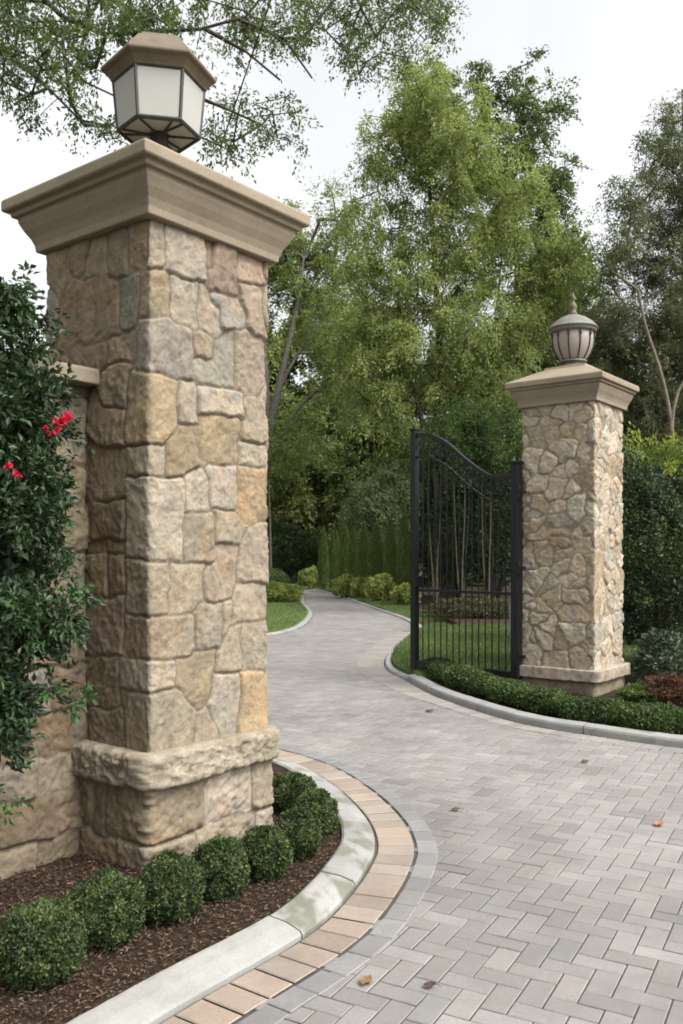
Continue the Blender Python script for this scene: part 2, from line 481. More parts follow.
def poly_sd(P, poly):
    """signed distance, positive inside"""
    poly = np.asarray(poly, float); n = len(poly)
    d = np.full(len(P), 1e9)
    for i in range(n):
        A, B = poly[i], poly[(i+1) % n]; ab = B - A
        t = np.clip(((P - A) @ ab) / (ab @ ab + 1e-12), 0, 1)
        d = np.minimum(d, np.linalg.norm(P - (A + t[:, None] * ab), axis=1))
    return np.where(in_poly(P, poly), d, -d)

PAL = {'n': (.236, .196, .142), 'l': (.270, .234, .181), 'g': (.238, .187, .117), 'r': (.220, .165, .124), 'y': (.212, .190, .152),
       't': (.208, .166, .112), 'e': (.172, .160, .122), 'd': (.182, .140, .094), 'o': (.255, .190, .115)}
MORTAR = np.array([.135, .11, .08])

def stonework(UV, stones, seed, joint=.004, soft=.008, amp=.010, depth=.012, rough=.007, wob=.012, mortar=MORTAR, gain=1.0):
    """height above the wall plane and colour of every sample of a stone facing"""
    r = np.random.default_rng(seed)
    w = UV + np.column_stack([fbm(UV, 9, seed, 3), fbm(UV, 9, seed + 50, 3)]) * wob
    best = np.full(len(UV), -1e9); sec = best.copy(); bid = np.zeros(len(UV), int)
    for i, st in enumerate(stones):
        if st[0] == 'p': sc = poly_sd(w, st[1])
        else:
            dv = np.abs(w - st[1]); asp = st[3]
            dv = dv * np.array([1, asp])
            sc = st[2] - (dv[:, 0] ** 3 + dv[:, 1] ** 3) ** (1 / 3)
        up = sc > best
        sec = np.where(up, best, np.maximum(sec, sc)); bid = np.where(up, i, bid); best = np.where(up, sc, best)
    e = (best - sec) / 2
    n = len(stones)
    cen = np.array([np.mean(s[1], axis=0) if s[0] == 'p' else s[1] for s in stones])
    base = r.normal(0, .5, n) * amp; tilt = r.normal(0, .035, (n, 2))
    col = np.array([PAL[s[4] if s[0] == 's' else s[2]] for s in stones]) * r.normal(1, .06, (n, 1)) * (1 + r.normal(0, .008, (n, 3)))
    rel = UV - cen[bid]
    ang_ = (bid * 2.4)[:, None]; UVr = np.column_stack([UV[:, 0] * np.cos(ang_[:, 0]) - UV[:, 1] * np.sin(ang_[:, 0]), (UV[:, 0] * np.sin(ang_[:, 0]) + UV[:, 1] * np.cos(ang_[:, 0])) * 1.35])
    P3 = np.column_stack([UVr, bid * 3.17 + .5 * UV[:, 0]])
    lump = fbm(P3, 9, seed + 3, 3); chip = fbm(P3, 34, seed + 9, 4, .6)
    s = sstep(e, joint * .6, joint + soft)
    facet = np.abs(fbm(P3, 17, seed + 21, 2))
    h = -depth + s * (depth + base[bid] + np.sum(rel * tilt[bid], axis=1)) + s * (lump * rough * .9 + chip * rough * .6 - facet * rough)
    h = h + s * .003 * sstep(e, .004, .02)
    mort = 1 - sstep(e, joint * .7, joint * 1.5)
    c = col[bid]
    blot = fbm(P3, 7, seed + 31, 3)[:, None]
    warm = np.array([.03, .0, -.04]); c = c * (1 + blot * (.11 + warm))
    stain = sstep(fbm(P3, 5, seed + 41, 3), .25, .7)[:, None] * .28
    c = c * (1 - stain) + c * np.array([1.06, .84, .62]) * stain
    pit = sstep(chip, .35, .8)[:, None]; c = c * (1 - .22 * pit)
    c = c * gain * (1 - mort[:, None]) + mortar * (1 + .2 * lump[:, None]) * mort[:, None]
    return h, np.clip(c, .02, .8)

def rand_stones(u0, u1, v0, v1, size, seed, pal='nnnltgydr', asp=1.15, jit=.34):
    r = np.random.default_rng(seed); out = []
    nv = max(1, int(round((v1 - v0) / size * asp)))
    for j in range(nv):
        nu = max(1, int(round((u1 - u0) / (size * r.uniform(.85, 1.15)))))
        off = r.uniform(0, 1)
        for i in range(nu + 1):
            u = u0 + (i + off) / nu * (u1 - u0) + r.normal(0, jit * size * .5)
            v = v0 + (j + .5) / nv * (v1 - v0) + r.normal(0, jit * size * .5)
            if u0 - size * .3 < u < u1 + size * .3:
                out.append(('s', np.array([u, v]), size * r.uniform(.45, .62), r.uniform(.85, 1.35), pal[r.integers(len(pal))]))
    return out

def wrap_square(u, w, off, r=.02):
    """point and outward normal on a rounded square; u=0 at the front corner, u>0 along local x"""
    u = np.asarray(u, float)
    x = np.select([u >= w, u >= 0, u >= -w], [w + 0 * u, u, 0 * u], -u - w)
    y = np.select([u >= w, u >= 0, u >= -w], [u - w, 0 * u, -u], w + 0 * u)
    qx, qy = np.clip(x, r, w - r), np.clip(y, r, w - r)
    nx, ny = x - qx, y - qy; l = np.hypot(nx, ny) + 1e-9
    nx, ny = nx / l, ny / l
    return qx + nx * (r + off), qy + ny * (r + off), nx, ny

def u_samples(w, fine, coarse, r=.02):
    arc = np.linspace(-r, r, 9)
    def side(a, b, st): return np.linspace(a, b, max(3, int((b - a) / st)))[1:-1]
    return np.concatenate([[-2*w], arc[5:] - 2*w, side(-2*w + r, -w - r, coarse), arc - w, side(-w + r, -r, fine), arc, side(r, w - r, fine), arc + w, side(w + r, 2*w - r, coarse), arc[:4] + 2*w])

def facing(name, parent, mat, w, off, z0, z1, stones, seed, fine, coarse, vstep, r=.02, **kw):
    u = u_samples(w, fine, coarse, r); v = np.linspace(z0, z1, int((z1 - z0) / vstep) + 1)
    Ug, Vg = np.meshgrid(u, v, indexing='ij'); UV = np.column_stack([Ug.ravel(), Vg.ravel()])
    h, c = stonework(UV, stones, seed, **kw)
    X, Y, nx, ny = wrap_square(UV[:, 0], w, off, r)
    P = np.column_stack([X + nx * h, Y + ny * h, UV[:, 1]])
    nu, nv = len(u), len(v)
    I, J = np.meshgrid(np.arange(nu), np.arange(nv - 1), indexing='ij'); I, J = I.ravel(), J.ravel(); I2 = (I + 1) % nu
    f = np.column_stack([I * nv + J, I2 * nv + J, I2 * nv + J + 1, I * nv + J + 1])
    return link(name, mesh_np(name, P, [f], c, True), mat, parent)

def ledge(name, parent, w, off, z0, z1, seed, amp, color, st=.0075, rr=.03, corner=.05):
    u = u_samples(w, st, .02, corner)
    prof = []
    hgt = z1 - z0; ins = -.16
    for t in np.linspace(0, 1, 8): prof.append((ins + (off - rr - ins) * t, z0, 0, -1))
    for an in np.linspace(-90, 0, 6)[1:]: prof.append((off - rr + rr * math.cos(R(an)), z0 + rr + rr * math.sin(R(an)), math.cos(R(an)), math.sin(R(an))))
    for t in np.linspace(0, 1, max(4, int(hgt / st)))[1:-1]: prof.append((off, z0 + rr + (hgt - 2 * rr) * t, 1, 0))
    for an in np.linspace(0, 90, 6): prof.append((off - rr + rr * math.cos(R(an)), z1 - rr + rr * math.sin(R(an)), math.cos(R(an)), math.sin(R(an))))
    for t in np.linspace(0, 1, 8)[1:]: prof.append((off - rr + (ins - off + rr) * t, z1, 0, 1))
    prof = np.array(prof); nu, nv = len(u), len(prof)
    Ug = np.repeat(u, nv); Q = np.tile(prof, (nu, 1))
    X, Y, nx, ny = wrap_square(Ug, w, 0, corner)
    P = np.column_stack([X + nx * Q[:, 0], Y + ny * Q[:, 0], Q[:, 1]])
    N = np.column_stack([nx * Q[:, 2], ny * Q[:, 2], Q[:, 3]])
    d = fbm(P, 5, seed, 2) * amp * .4 + fbm(P, 40, seed + 5, 3, .7) * amp * .38 - np.abs(fbm(P, 13, seed + 8, 2, .5)) * amp * .7 - sstep(fbm(P, 16, seed + 12, 3), .3, .6) * amp * .6
    d *= np.where(Q[:, 2] > .05, 1.0, .45)
    P = P + N * d[:, None]
    c = np.array(color) * (1 + .16 * fbm(P, 9, seed + 2, 3)[:, None] * np.array([1, 1.1, 1.3])) * (1 - .25 * sstep(-d, .0, amp)[:, None])
    I, J = np.meshgrid(np.arange(nu), np.arange(nv - 1), indexing='ij'); I, J = I.ravel(), J.ravel(); I2 = (I + 1) % nu
    f = np.column_stack([I * nv + J, I2 * nv + J, I2 * nv + J + 1, I * nv + J + 1])
    return link(name, mesh_np(name, P, [f], np.clip(c, .02, .8), True), M['stone'], parent)

def cap(name, parent, w, prof, bevel=.006):
    mb = MB()
    mb.rings([[(-o, -o, z), (w + o, -o, z), (w + o, w + o, z), (-o, w + o, z)] for o, z in prof])
    return mb.build(name, M['cast'], parent, bevel=bevel)

CAPPROF = [(.025, 3.235), (.040, 3.238), (.045, 3.275), (.060, 3.31), (.085, 3.35), (.105, 3.392), (.110, 3.418), (.132, 3.422), (.138, 3.445), (.166, 3.452), (.170, 3.462), (.170, 3.508), (.164, 3.518),
           (-.18, 3.672), (-.19, 3.70), (-.25, 3.702)]

# --- near pillar: stones traced on its two visible faces
NC = np.array([-.938, 4.30])       # front corner of the shaft on the ground
def face_uv(x, y):
    k = (x - CX) / F
    # right face: NC + t*DR ; left face: NC + t*DL
    t = (k * NC[1] - NC[0]) / (DR[0] - k * DR[1])
    if t >= 0: u, Z = t, NC[1] + t * DR[1]
    else:
        t = (k * NC[1] - NC[0]) / (DL[0] - k * DL[1]); u, Z = -t, NC[1] + t * DL[1]
    return (u, CAMH - (y - HY) * Z / F)
def tr(pl, y0, s=2.732, x0=30): return [face_uv(x0 + x / s, y0 + y / s) for x, y in pl]
A_, B_, C_, D_ = 200, 360, 520, 680
TR = [
 ('n', A_, [(320,40),(368,58),(366,180),(330,186),(318,180)]), ('l', A_, [(378,70),(475,98),(485,150),(470,212),(445,218),(385,190)]),
 ('t', A_, [(484,108),(502,112),(500,185),(482,180)]), ('r', A_, [(512,115),(560,130),(560,250),(492,245),(497,190)]),
 ('r', A_, [(568,132),(648,155),(648,235),(570,212)]), ('t', A_, [(300,198),(345,190),(384,212),(376,315),(298,318)]),
 ('l', A_, [(390,213),(452,230),(450,346),(396,335),(386,290)]), ('l', A_, [(465,240),(520,298),(525,376),(492,372),(464,310)]),
 ('y', A_, [(495,260),(545,260),(586,318),(570,352),(528,346),(526,295)]), ('n', A_, [(572,234),(648,244),(648,376),(610,370),(592,300)]),
 ('y', A_, [(288,325),(325,322),(432,350),(446,420),(446,490),(325,470),(292,462)]), ('n', A_, [(450,364),(502,370),(505,438),(450,430)]),
 ('y', A_, [(450,440),(506,440),(514,382),(556,362),(555,512),(460,508)]), ('n', A_, [(565,364),(645,388),(645,548),(562,512)]),
 ('g', B_, [(270,42),(340,36),(404,58),(400,172),(362,226),(262,228)]), ('l', B_, [(408,52),(456,64),(460,170),(402,168)]),
 ('l', B_, [(465,70),(580,96),(580,154),(462,146)]), ('n', B_, [(585,108),(645,108),(645,230),(586,212)]),
 ('g', B_, [(470,155),(568,157),(568,286),(470,282)]), ('n', B_, [(262,233),(373,236),(368,318),(266,318)]),
 ('g', B_, [(405,176),(465,178),(470,290),(420,320),(376,316),(378,240)]), ('l', B_, [(570,228),(645,236),(645,292),(570,286)]),
 ('l', B_, [(430,312),(470,295),(490,330),(496,410),(465,419),(430,412)]), ('l', B_, [(490,286),(566,290),(562,410),(500,406)]),
 ('o', B_, [(570,292),(645,296),(645,432),(600,452),(570,410)]), ('l', B_, [(264,323),(419,326),(420,545),(264,545)]),
 ('n', B_, [(428,421),(497,417),(503,545),(425,545)]), ('n', B_, [(503,414),(560,410),(588,460),(575,502),(507,496)]),
 ('n', C_, [(510,66),(572,72),(560,182),(550,216),(485,216),(482,150),(506,112)]), ('n', C_, [(600,18),(645,14),(645,170),(572,170),(580,62)]),
 ('n', C_, [(262,112),(325,112),(381,120),(378,250),(262,256)]), ('n', C_, [(388,116),(476,122),(472,212),(455,246),(385,256)]),
 ('n', C_, [(570,178),(642,180),(642,264),(555,286),(560,216)]), ('n', C_, [(455,225),(526,225),(525,350),(460,356),(452,290)]),
 ('n', C_, [(531,225),(551,220),(552,282),(529,342)]), ('n', C_, [(255,262),(450,262),(450,380),(320,385),(258,370)]),
 ('n', C_, [(545,296),(576,286),(580,410),(510,418),(516,370)]), ('n', C_, [(582,282),(645,275),(642,412),(582,412)]),
 ('l', C_, [(245,380),(320,391),(398,388),(398,463),(245,460)]), ('t', C_, [(405,385),(455,366),(508,360),(500,420),(490,490),(460,520),(420,500),(402,462)]),
 ('l', C_, [(505,425),(570,422),(568,520),(556,590),(500,562),(492,500)]), ('o', C_, [(575,420),(642,416),(645,610),(575,616)]),
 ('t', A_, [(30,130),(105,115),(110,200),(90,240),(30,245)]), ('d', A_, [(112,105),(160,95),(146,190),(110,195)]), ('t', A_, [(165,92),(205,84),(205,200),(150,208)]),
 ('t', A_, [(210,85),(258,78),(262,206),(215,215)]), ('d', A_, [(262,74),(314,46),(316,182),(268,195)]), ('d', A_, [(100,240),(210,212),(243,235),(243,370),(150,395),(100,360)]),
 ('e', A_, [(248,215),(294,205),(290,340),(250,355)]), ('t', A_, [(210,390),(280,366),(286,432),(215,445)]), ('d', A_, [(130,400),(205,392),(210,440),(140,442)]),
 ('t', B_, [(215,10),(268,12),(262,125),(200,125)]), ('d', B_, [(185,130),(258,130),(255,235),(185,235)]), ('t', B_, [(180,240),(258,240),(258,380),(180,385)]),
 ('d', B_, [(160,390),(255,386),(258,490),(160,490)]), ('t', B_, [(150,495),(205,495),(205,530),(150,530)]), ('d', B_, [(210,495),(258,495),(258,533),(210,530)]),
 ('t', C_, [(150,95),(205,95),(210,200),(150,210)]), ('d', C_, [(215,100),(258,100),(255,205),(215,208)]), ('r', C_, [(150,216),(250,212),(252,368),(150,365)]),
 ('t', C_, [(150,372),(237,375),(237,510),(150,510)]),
]
stones = [('p', tr(p, y0), c) for c, y0, p in TR]
stones += [('p', tr([(228,22),(300,28),(398,20),(418,75),(412,165),(310,188),(240,172)], D_, 2.53), 'n'), ('p', tr([(425,85),(445,78),(470,108),(470,152),(418,162)], D_, 2.53), 'n'),
           ('p', tr([(145,72),(236,75),(236,168),(148,145)], D_, 2.53), 't')]
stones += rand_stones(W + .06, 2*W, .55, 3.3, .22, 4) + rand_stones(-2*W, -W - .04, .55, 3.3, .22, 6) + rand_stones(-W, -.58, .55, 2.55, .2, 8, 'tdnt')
pil = thing('stone_pillar', 'tall rubble stone gate pillar in the foreground, built against the stone wall', 'gate pillar', (NC[0], NC[1], 0), RZ, 'stone gate pillars')
facing('shaft', pil, M['stone'], W, 0, .56, 3.25, stones, 21, .0065, .022, .0072, amp=.009, rough=.0054, depth=.010)
bs = []
def bl(u0, u1, v0, v1, c): bs.append(('p', [(u0, v0), (u1, v0), (u1, v1), (u0, v1)], c))
bl(-.30, .34, .17, .47, 't'); bl(.35, .70, .19, .47, 'l'); bl(.71, 1.1, .17, .47, 'n'); bl(-.22, .28, -.1, .16, 'n'); bl(.29, .72, -.1, .18, 'n'); bl(.73, 1.0, -.1, .16, 'l')
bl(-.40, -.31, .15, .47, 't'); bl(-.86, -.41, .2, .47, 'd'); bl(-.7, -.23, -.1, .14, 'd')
bs += rand_stones(1.1, 2*W, 0, .47, .25, 14) + rand_stones(-2*W, -.87, 0, .47, .25, 15)
facing('base', pil, M['stone'], W, .03, -.05, .49, bs, 33, .009, .03, .009, amp=.013, rough=.0095, soft=.011)
ledge('ledge', pil, W, .085, .437, .617, 5, .014, (.275, .235, .175))
cap('cap', pil, W, CAPPROF)

# --- far pillar: smaller irregular rubble
FC = np.array([2.735, 9.50])
pil2 = thing('stone_pillar', 'smaller looking far rubble stone pillar beside the black iron gate leaf', 'gate pillar', (FC[0], FC[1], 0), RZ, 'stone gate pillars')
fs = rand_stones(-2*W, 2*W, .3, 3.3, .215, 77, 'nnllnlyntl', 1.12, .8)
facing('shaft', pil2, M['stone'], W, 0, .30, 3.25, fs, 41, .011, .03, .011, joint=.005, soft=.014, amp=.009, rough=.0075, wob=.03, mortar=np.array([.19, .155, .11]), gain=1.36)
facing('base', pil2, M['stone'], W, .02, -.02, .215, rand_stones(-2*W, 2*W, 0, .24, .3, 79, 'ntn'), 43, .02, .04, .015, amp=.01)
ledge('ledge', pil2, W, .085, .192, .322, 15, .009, (.31, .26, .205), .02, .012, .02)
cap('cap', pil2, W, [(o * .82 if o > 0 else o, z) for o, z in CAPPROF])

# --- stone wall running from the near pillar
wl = thing('stone_wall', 'low coursed stone wall with flat coping behind the camellia bush', 'wall', (NC[0], NC[1], 0), RZ)
def wall_face():
    # local frame of the pillar: wall front plane at y=.50, running along -x
    y0, x0, x1 = .50, -3.3, -.005
    u = np.concatenate([np.linspace(x0, -1.2, 60), np.linspace(-1.2, x1, 140)[1:]]); v = np.linspace(-.05, 2.46, 260)
    Ug, Vg = np.meshgrid(u, v, indexing='ij'); UV = np.column_stack([Ug.ravel(), Vg.ravel()])
    st = []; r = np.random.default_rng(5); vv = -.08; row = 0
    while vv < 2.5:
        hgt = r.uniform(.17, .26); uu = x0 - r.uniform(0, .3)
        while uu < .1:
            ln = r.uniform(.2, .5)
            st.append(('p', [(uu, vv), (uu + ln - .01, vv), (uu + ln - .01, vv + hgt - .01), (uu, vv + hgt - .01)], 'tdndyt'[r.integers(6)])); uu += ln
        vv += hgt; row += 1
    h, c = stonework(UV, st, 61, amp=.012, rough=.010, soft=.014, gain=.85)  # same stone toned darker: the bush's shade is put into the wall colour
    P = np.column_stack([UV[:, 0], y0 - h, UV[:, 1]]); nu, nv = len(u), len(v)
    I, J = np.meshgrid(np.arange(nu - 1), np.arange(nv - 1), indexing='ij'); I, J = I.ravel(), J.ravel()
    f = np.column_stack([I*nv+J, (I+1)*nv+J, (I+1)*nv+J+1, I*nv+J+1])
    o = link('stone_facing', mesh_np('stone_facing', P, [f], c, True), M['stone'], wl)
    mb = MB(); mb.box((x0, y0 + .03, -.05), (x1 + .03, y0 + .36, 2.455)); mb.build('wall_core', M['cast'], wl)
    mb = MB(); mb.rings([[(x, yy, zz) for yy, zz in ((y0 - .12, 2.46), (y0 + .45, 2.46), (y0 + .45, 2.53), (y0 + .43, 2.545), (y0 - .10, 2.545), (y0 - .12, 2.53))] for x in (x0, -1.4, -.004)])
    mb.build('coping', M['cast'], wl, bevel=.008)
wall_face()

# ------------------------------------------------------------------ lanterns
def P2(loc, corner):  # centre of a pillar
    return corner + (DR + DL) * W / 2
c1 = P2(None, NC); c2 = P2(None, FC)
def hexr(r, z, rot): return [(r * math.cos(rot + k * math.pi / 3), r * math.sin(rot + k * math.pi / 3), z) for k in range(6)]
def near_lantern():
    t = thing('lantern', 'hexagonal lantern with frosted panes and tan hipped roof on the foreground pillar', 'lantern', (c1[0], c1[1], 3.655), 0, 'lanterns on the gate pillars')
    va = math.atan2(c1[1], c1[0])       # one face turned towards the drive
    rot = va + R(30)
    rt, rb, zt, zb = .247, .222, .535, .272
    mb = MB(); mb.rings([hexr(r, z, rot) for r, z in ((.235, .535), (.262, .537), (.268, .548), (.292, .578), (.312, .590), (.318, .596), (.318, .608), (.31, .616), (.215, .718), (.19, .726), (.178, .748), (.05, .758))])
    mb.build('roof', M['bronze'], t, bevel=.004)
    fr = MB()
    top, bot = hexr(rt, zt, rot), hexr(rb, zb, rot)
    for k in range(6):
        fr.tube([top[k], bot[k]], .010, 6)
        fr.tube([top[k], top[(k+1) % 6]], .008, 6); fr.tube([bot[k], bot[(k+1) % 6]], .012, 6)
    fr.build('frame', M['darkmetal'], t)
    for k in range(6):
        q = [Vector(v) for v in (top[k], top[(k+1) % 6], bot[(k+1) % 6], bot[k])]
        nrm = (q[1] - q[0]).cross(q[2] - q[0]).normalized(); th = nrm * .002
        m2 = MB(); m2.add([tuple(v - th) for v in q] + [tuple(v + th) for v in q], [(3,2,1,0),(4,5,6,7),(0,1,5,4),(1,2,6,5),(2,3,7,6),(3,0,4,7)])
        m2.build('pane', M['glass'], t)
    bp = MB(); bp.rings([hexr(.215, zb - .001, rot), hexr(.215, zb + .003, rot)]); bp.build('bottom_pane', M['glass'], t)
    ribs = MB()
    for k in range(6):
        an = rot + k * math.pi / 3
        for dr in (R(9), -R(9)) if k % 2 else (0,):
            ribs.tube([(.05 * math.cos(an), .05 * math.sin(an), zb - .008), (.2 * math.cos(an + dr), .2 * math.sin(an + dr), zb - .006)], .006, 6)
    ribs.build('bottom_rib', M['darkmetal'], t)
    st = MB(); st.lathe([(.13, .04), (.13, .062), (.09, .075), (.04, .09), (.028, .13), (.03, .2), (.05, .25), (.055, .264)], 20); st.build('stem', M['darkmetal'], t, smooth=False)
near_lantern()

def far_lantern():
    t = thing('lantern', 'rounded bowl lantern with domed lid and finial on the pillar by the gate', 'lantern', (c2[0], c2[1], 3.70), 0, 'lanterns on the gate pillars')
    mb = MB(); mb.lathe([(.17, 0), (.175, .02), (.14, .035), (.125, .06), (.17, .075), (.165, .09)], 28); mb.build('foot', M['greymetal'], t)
    body = [(.14, .088), (.165, .11), (.205, .17), (.235, .24), (.245, .31), (.247, .415)]
    mb = MB(); mb.lathe(body, 32); mb.build('bowl', M['glasspink'], t, smooth=True)
    for k in range(11):
        an = 2 * math.pi * k / 11 + .25
        r = MB(); r.tube([(rr * math.cos(an) * 1.02, rr * math.sin(an) * 1.02, z) for rr, z in body[:-1]] + [(.252 * math.cos(an), .252 * math.sin(an), .40)], .009, 6)
        r.tube([(.256 * math.cos(an), .256 * math.sin(an), .35), (.256 * math.cos(an), .256 * math.sin(an), .40)], .016, 6)
        r.build('rib', M['darkmetal'], t)
    mb = MB(); mb.lathe([(.24, .412), (.275, .414), (.285, .43), (.285, .445), (.30, .45), (.305, .462), (.295, .472), (.235, .53), (.16, .58), (.085, .61), (.05, .62)], 32); mb.build('lid', M['greymetal'], t)
    mb = MB(); mb.lathe([(.05, .615), (.055, .64), (.035, .66), (.045, .69), (.052, .72), (.035, .75), (.016, .77), (.024, .79), (.03, .81), (.02, .84), (.008, .87), (.003, .89)], 16); mb.build('finial', M['bronze'], t, smooth=True)
far_lantern()
for o_ in C.objects:
    if o_.get('label', '').startswith('rounded bowl lantern'): o_.scale = (.93, .93, 1.0)

# ------------------------------------------------------------------ iron gate leaf
def gate():
    H = np.array([1.985, 9.99]); E = np.array([.925, 11.12]); d = E - H; Lg = np.linalg.norm(d); az = math.atan2(d[1], d[0])
    t = thing('iron_gate', 'open black wrought iron gate leaf with swooping top, hung on the far pillar', 'gate', (H[0], H[1], 0), az)
    def top(s):     # s 0 at hinge, 1 at the free end
        k = np.interp(s, [0, .12, .25, .45, .65, .82, 1], [2.50, 2.46, 2.50, 2.70, 2.95, 3.08, 3.10])
        return k
    ss = np.linspace(0, 1, 33); zz = np.array([top(s) for s in ss])
    for _ in range(5): zz[1:-1] = (zz[:-2] + 2 * zz[1:-1] + zz[2:]) / 4
    tz = lambda s: float(np.interp(s, ss, zz))
    def swept(name, dz, hh, ww):
        mb = MB(); mb.rings([[(s * Lg, -ww, tz(s) + dz - hh), (s * Lg, ww, tz(s) + dz - hh), (s * Lg, ww, tz(s) + dz), (s * Lg, -ww, tz(s) + dz)] for s in ss])
        mb.build(name, M['iron'], t, bevel=.003)
    swept('top_rail', 0, .05, .026); swept('curved_rail', -.29, .022, .016)
    for nm, x, w_, ztop in (('hinge_stile', 0, .047, 2.60), ('end_stile', Lg, .04, 3.13)):
        mb = MB(); mb.box((x - w_, -w_, .10), (x + w_, w_, ztop)); mb.box((x - w_ - .015, -w_ - .015, ztop + .002), (x + w_ + .015, w_ + .015, ztop + .03)); mb.build(nm, M['iron'], t, bevel=.004)
    mb = MB(); mb.box((.056, -.028, .13), (Lg - .041, .028, .235)); mb.build('bottom_rail', M['iron'], t, bevel=.003)
    mb = MB(); mb.box((.056, -.02, 1.105), (Lg - .041, .02, 1.14)); mb.build('middle_rail', M['iron'], t, bevel=.003)
    n = 14
    for k in range(n):
        x = .05 + (k + 1) * (Lg - .09) / (n + 1); s = x / Lg
        mb = MB(); mb.tube([(x, 0, .236), (x, 0, tz(s) - .052)], .0085, 8); mb.build('picket', M['iron'], t)
    for k in range(n + 1):
        x = .05 + (k + .5) * (Lg - .09) / (n + 1); s = x / Lg
        mb = MB(); z = tz(s) - .16; r_ = .035
        mb.tube([(x + r_ * math.cos(q), 0, z + r_ * 1.6 * math.sin(q)) for q in np.linspace(0, 2*math.pi, 17)], .006, 6); mb.build('ring', M['iron'], t)
    for z in (.42, 1.42, 2.28):
        mb = MB(); mb.tube([(-.052, .02, z - .07), (-.052, .02, z + .07)], .022, 10); mb.box((-.12, -.015, z - .02), (-.053, .035, z + .02)); mb.build('hinge', M['iron'], t, bevel=.003)
    mb = MB(); mb.box((Lg - .075, -.06, 1.16), (Lg - .041, .06, 1.30)); mb.build('lock_box', M['iron'], t, bevel=.004)
    mb = MB(); mb.tube([(.12, -.05, .62), (.12, -.05, 1.25)], .012, 8); mb.tube([(.12, -.05, .66), (.12, .0, .66)], .01, 6); mb.tube([(.12, -.05, 1.2), (.12, 0, 1.2)], .01, 6); mb.build('drop_rod', M['rod'], t)
gate()

# ------------------------------------------------------------------ leaves and plants
def unit(v): return v / (np.linalg.norm(v, axis=1)[:, None] + 1e-9)

def leaf_arrays(P, D, Nn, L, Wd, col):
    n = len(P); D = unit(D); S = unit(np.cross(D, Nn)); Nn = np.cross(S, D)
    L = np.broadcast_to(L, n)[:, None]; Wd = np.broadcast_to(Wd, n)[:, None]
    v = np.empty((n, 4, 3))
    v[:, 0] = P; v[:, 1] = P + D * L * .45 + S * Wd * .5 + Nn * Wd * .18
    v[:, 2] = P + D * L - Nn * L * .08; v[:, 3] = P + D * L * .45 - S * Wd * .5 + Nn * Wd * .18
    return v.reshape(-1, 3), np.arange(n * 4).reshape(n, 4), np.repeat(col, 4, axis=0)

def leaf_mesh(name, *a):
    v, f, c = leaf_arrays(*a); return mesh_np(name, v, [f], np.clip(c, .004, .8))

def sprays(r, cen, rad, per, leaf, asp, cols, droop=.0, twigs=9, flat=.75, upn=.8, csig=.12):
    """leaf sprays: every clump throws out a few twigs that carry the leaves"""
    P, D, N_, L_, Cc = [], [], [], [], []
    for c, rc in zip(cen, rad):
        td = unit(r.normal(0, 1, (twigs, 3)) * np.array([1, 1, flat])); td[:, 2] -= droop * .4
        k = r.integers(0, twigs, per); s = r.uniform(.12, 1, per) ** .8
        p = c + td[k] * (s * rc)[:, None] * r.uniform(.6, 1.1, (twigs, 1))[k]
        p[:, 2] -= droop * rc * s ** 2
        p = p + r.normal(0, rc * .11, (per, 3))
        d = unit(td[k] + r.normal(0, .7, (per, 3))); d[:, 2] -= droop * .7
        nn = r.normal(0, .55, (per, 3)); nn[:, 2] += upn
        mixk = np.clip(r.normal(r.uniform(0, 1), .22, per), 0, 1)[:, None]
        cc = cols[0] * (1 - mixk) + cols[1] * mixk
        cc = cc * r.normal(1, csig, (per, 1)) * r.normal(1, .09)
        P.append(p); D.append(d); N_.append(nn); L_.append(leaf * r.uniform(.65, 1.3, per)); Cc.append(cc)
    P, D, N_, L_, Cc = map(np.concatenate, (P, D, N_, L_, Cc))
    return P, D, N_, L_, L_ * asp, Cc

def grow(trunks, tips, r, r_tip, r_trunk, bow=.12, up_pen=.6):
    """branch skeleton that reaches every clump from the nearest limb"""
    nodes, par, frac = [], [], []
    for ti, tk in enumerate(trunks):
        pts = resample(catmull(tk, .3) if len(tk) > 2 else np.array(tk, float), .45); pr = -1
        for pi, p in enumerate(pts):
            nodes.append(p); par.append(pr); pr = len(nodes) - 1; frac.append((1 - .8 * pi / (len(pts) - 1)) if ti else (1 - .6 * pi / (len(pts) - 1)))
    main = len(nodes); root_d = np.array(nodes)
    order = np.argsort([np.min(np.linalg.norm(root_d - c, axis=1)) for c in tips])
    ends = []
    for i in order:
        c = tips[i]; A = np.array(nodes); dv = c - A; dist = np.linalg.norm(dv, axis=1)
        cost = dist * (1 + up_pen * np.clip(-dv[:, 2] / (dist + 1e-6), 0, 1)) 
        j = int(np.argmin(cost)); p0 = nodes[j]; l = dist[j]; pr = j
        m = max(1, int(l / .6)); jit = r.normal(0, 1, 3) * l * bow
        for q in range(1, m + 1):
            t = q / m; p = p0 + (c - p0) * t + jit * math.sin(math.pi * t) * .6; p[2] += math.sin(math.pi * t) * l * .08
            nodes.append(p); par.append(pr); pr = len(nodes) - 1
        ends.append(pr)
    cnt = np.zeros(len(nodes))
    for e in ends:
        k = e
        while k >= 0: cnt[k] += 1; k = par[k]
    rad = r_tip * np.maximum(cnt, 1) ** .5
    mx = rad[:main].max() if main else 1
    rad = np.where(np.arange(len(nodes)) < main, np.maximum(rad / mx * r_trunk, r_trunk * .25), np.minimum(rad, r_trunk * .6))
    rad[:main] *= np.array(frac)
    for k in range(1, main):
        if par[k] >= 0: rad[k] = min(rad[k], rad[par[k]])
    return np.array(nodes), par, rad

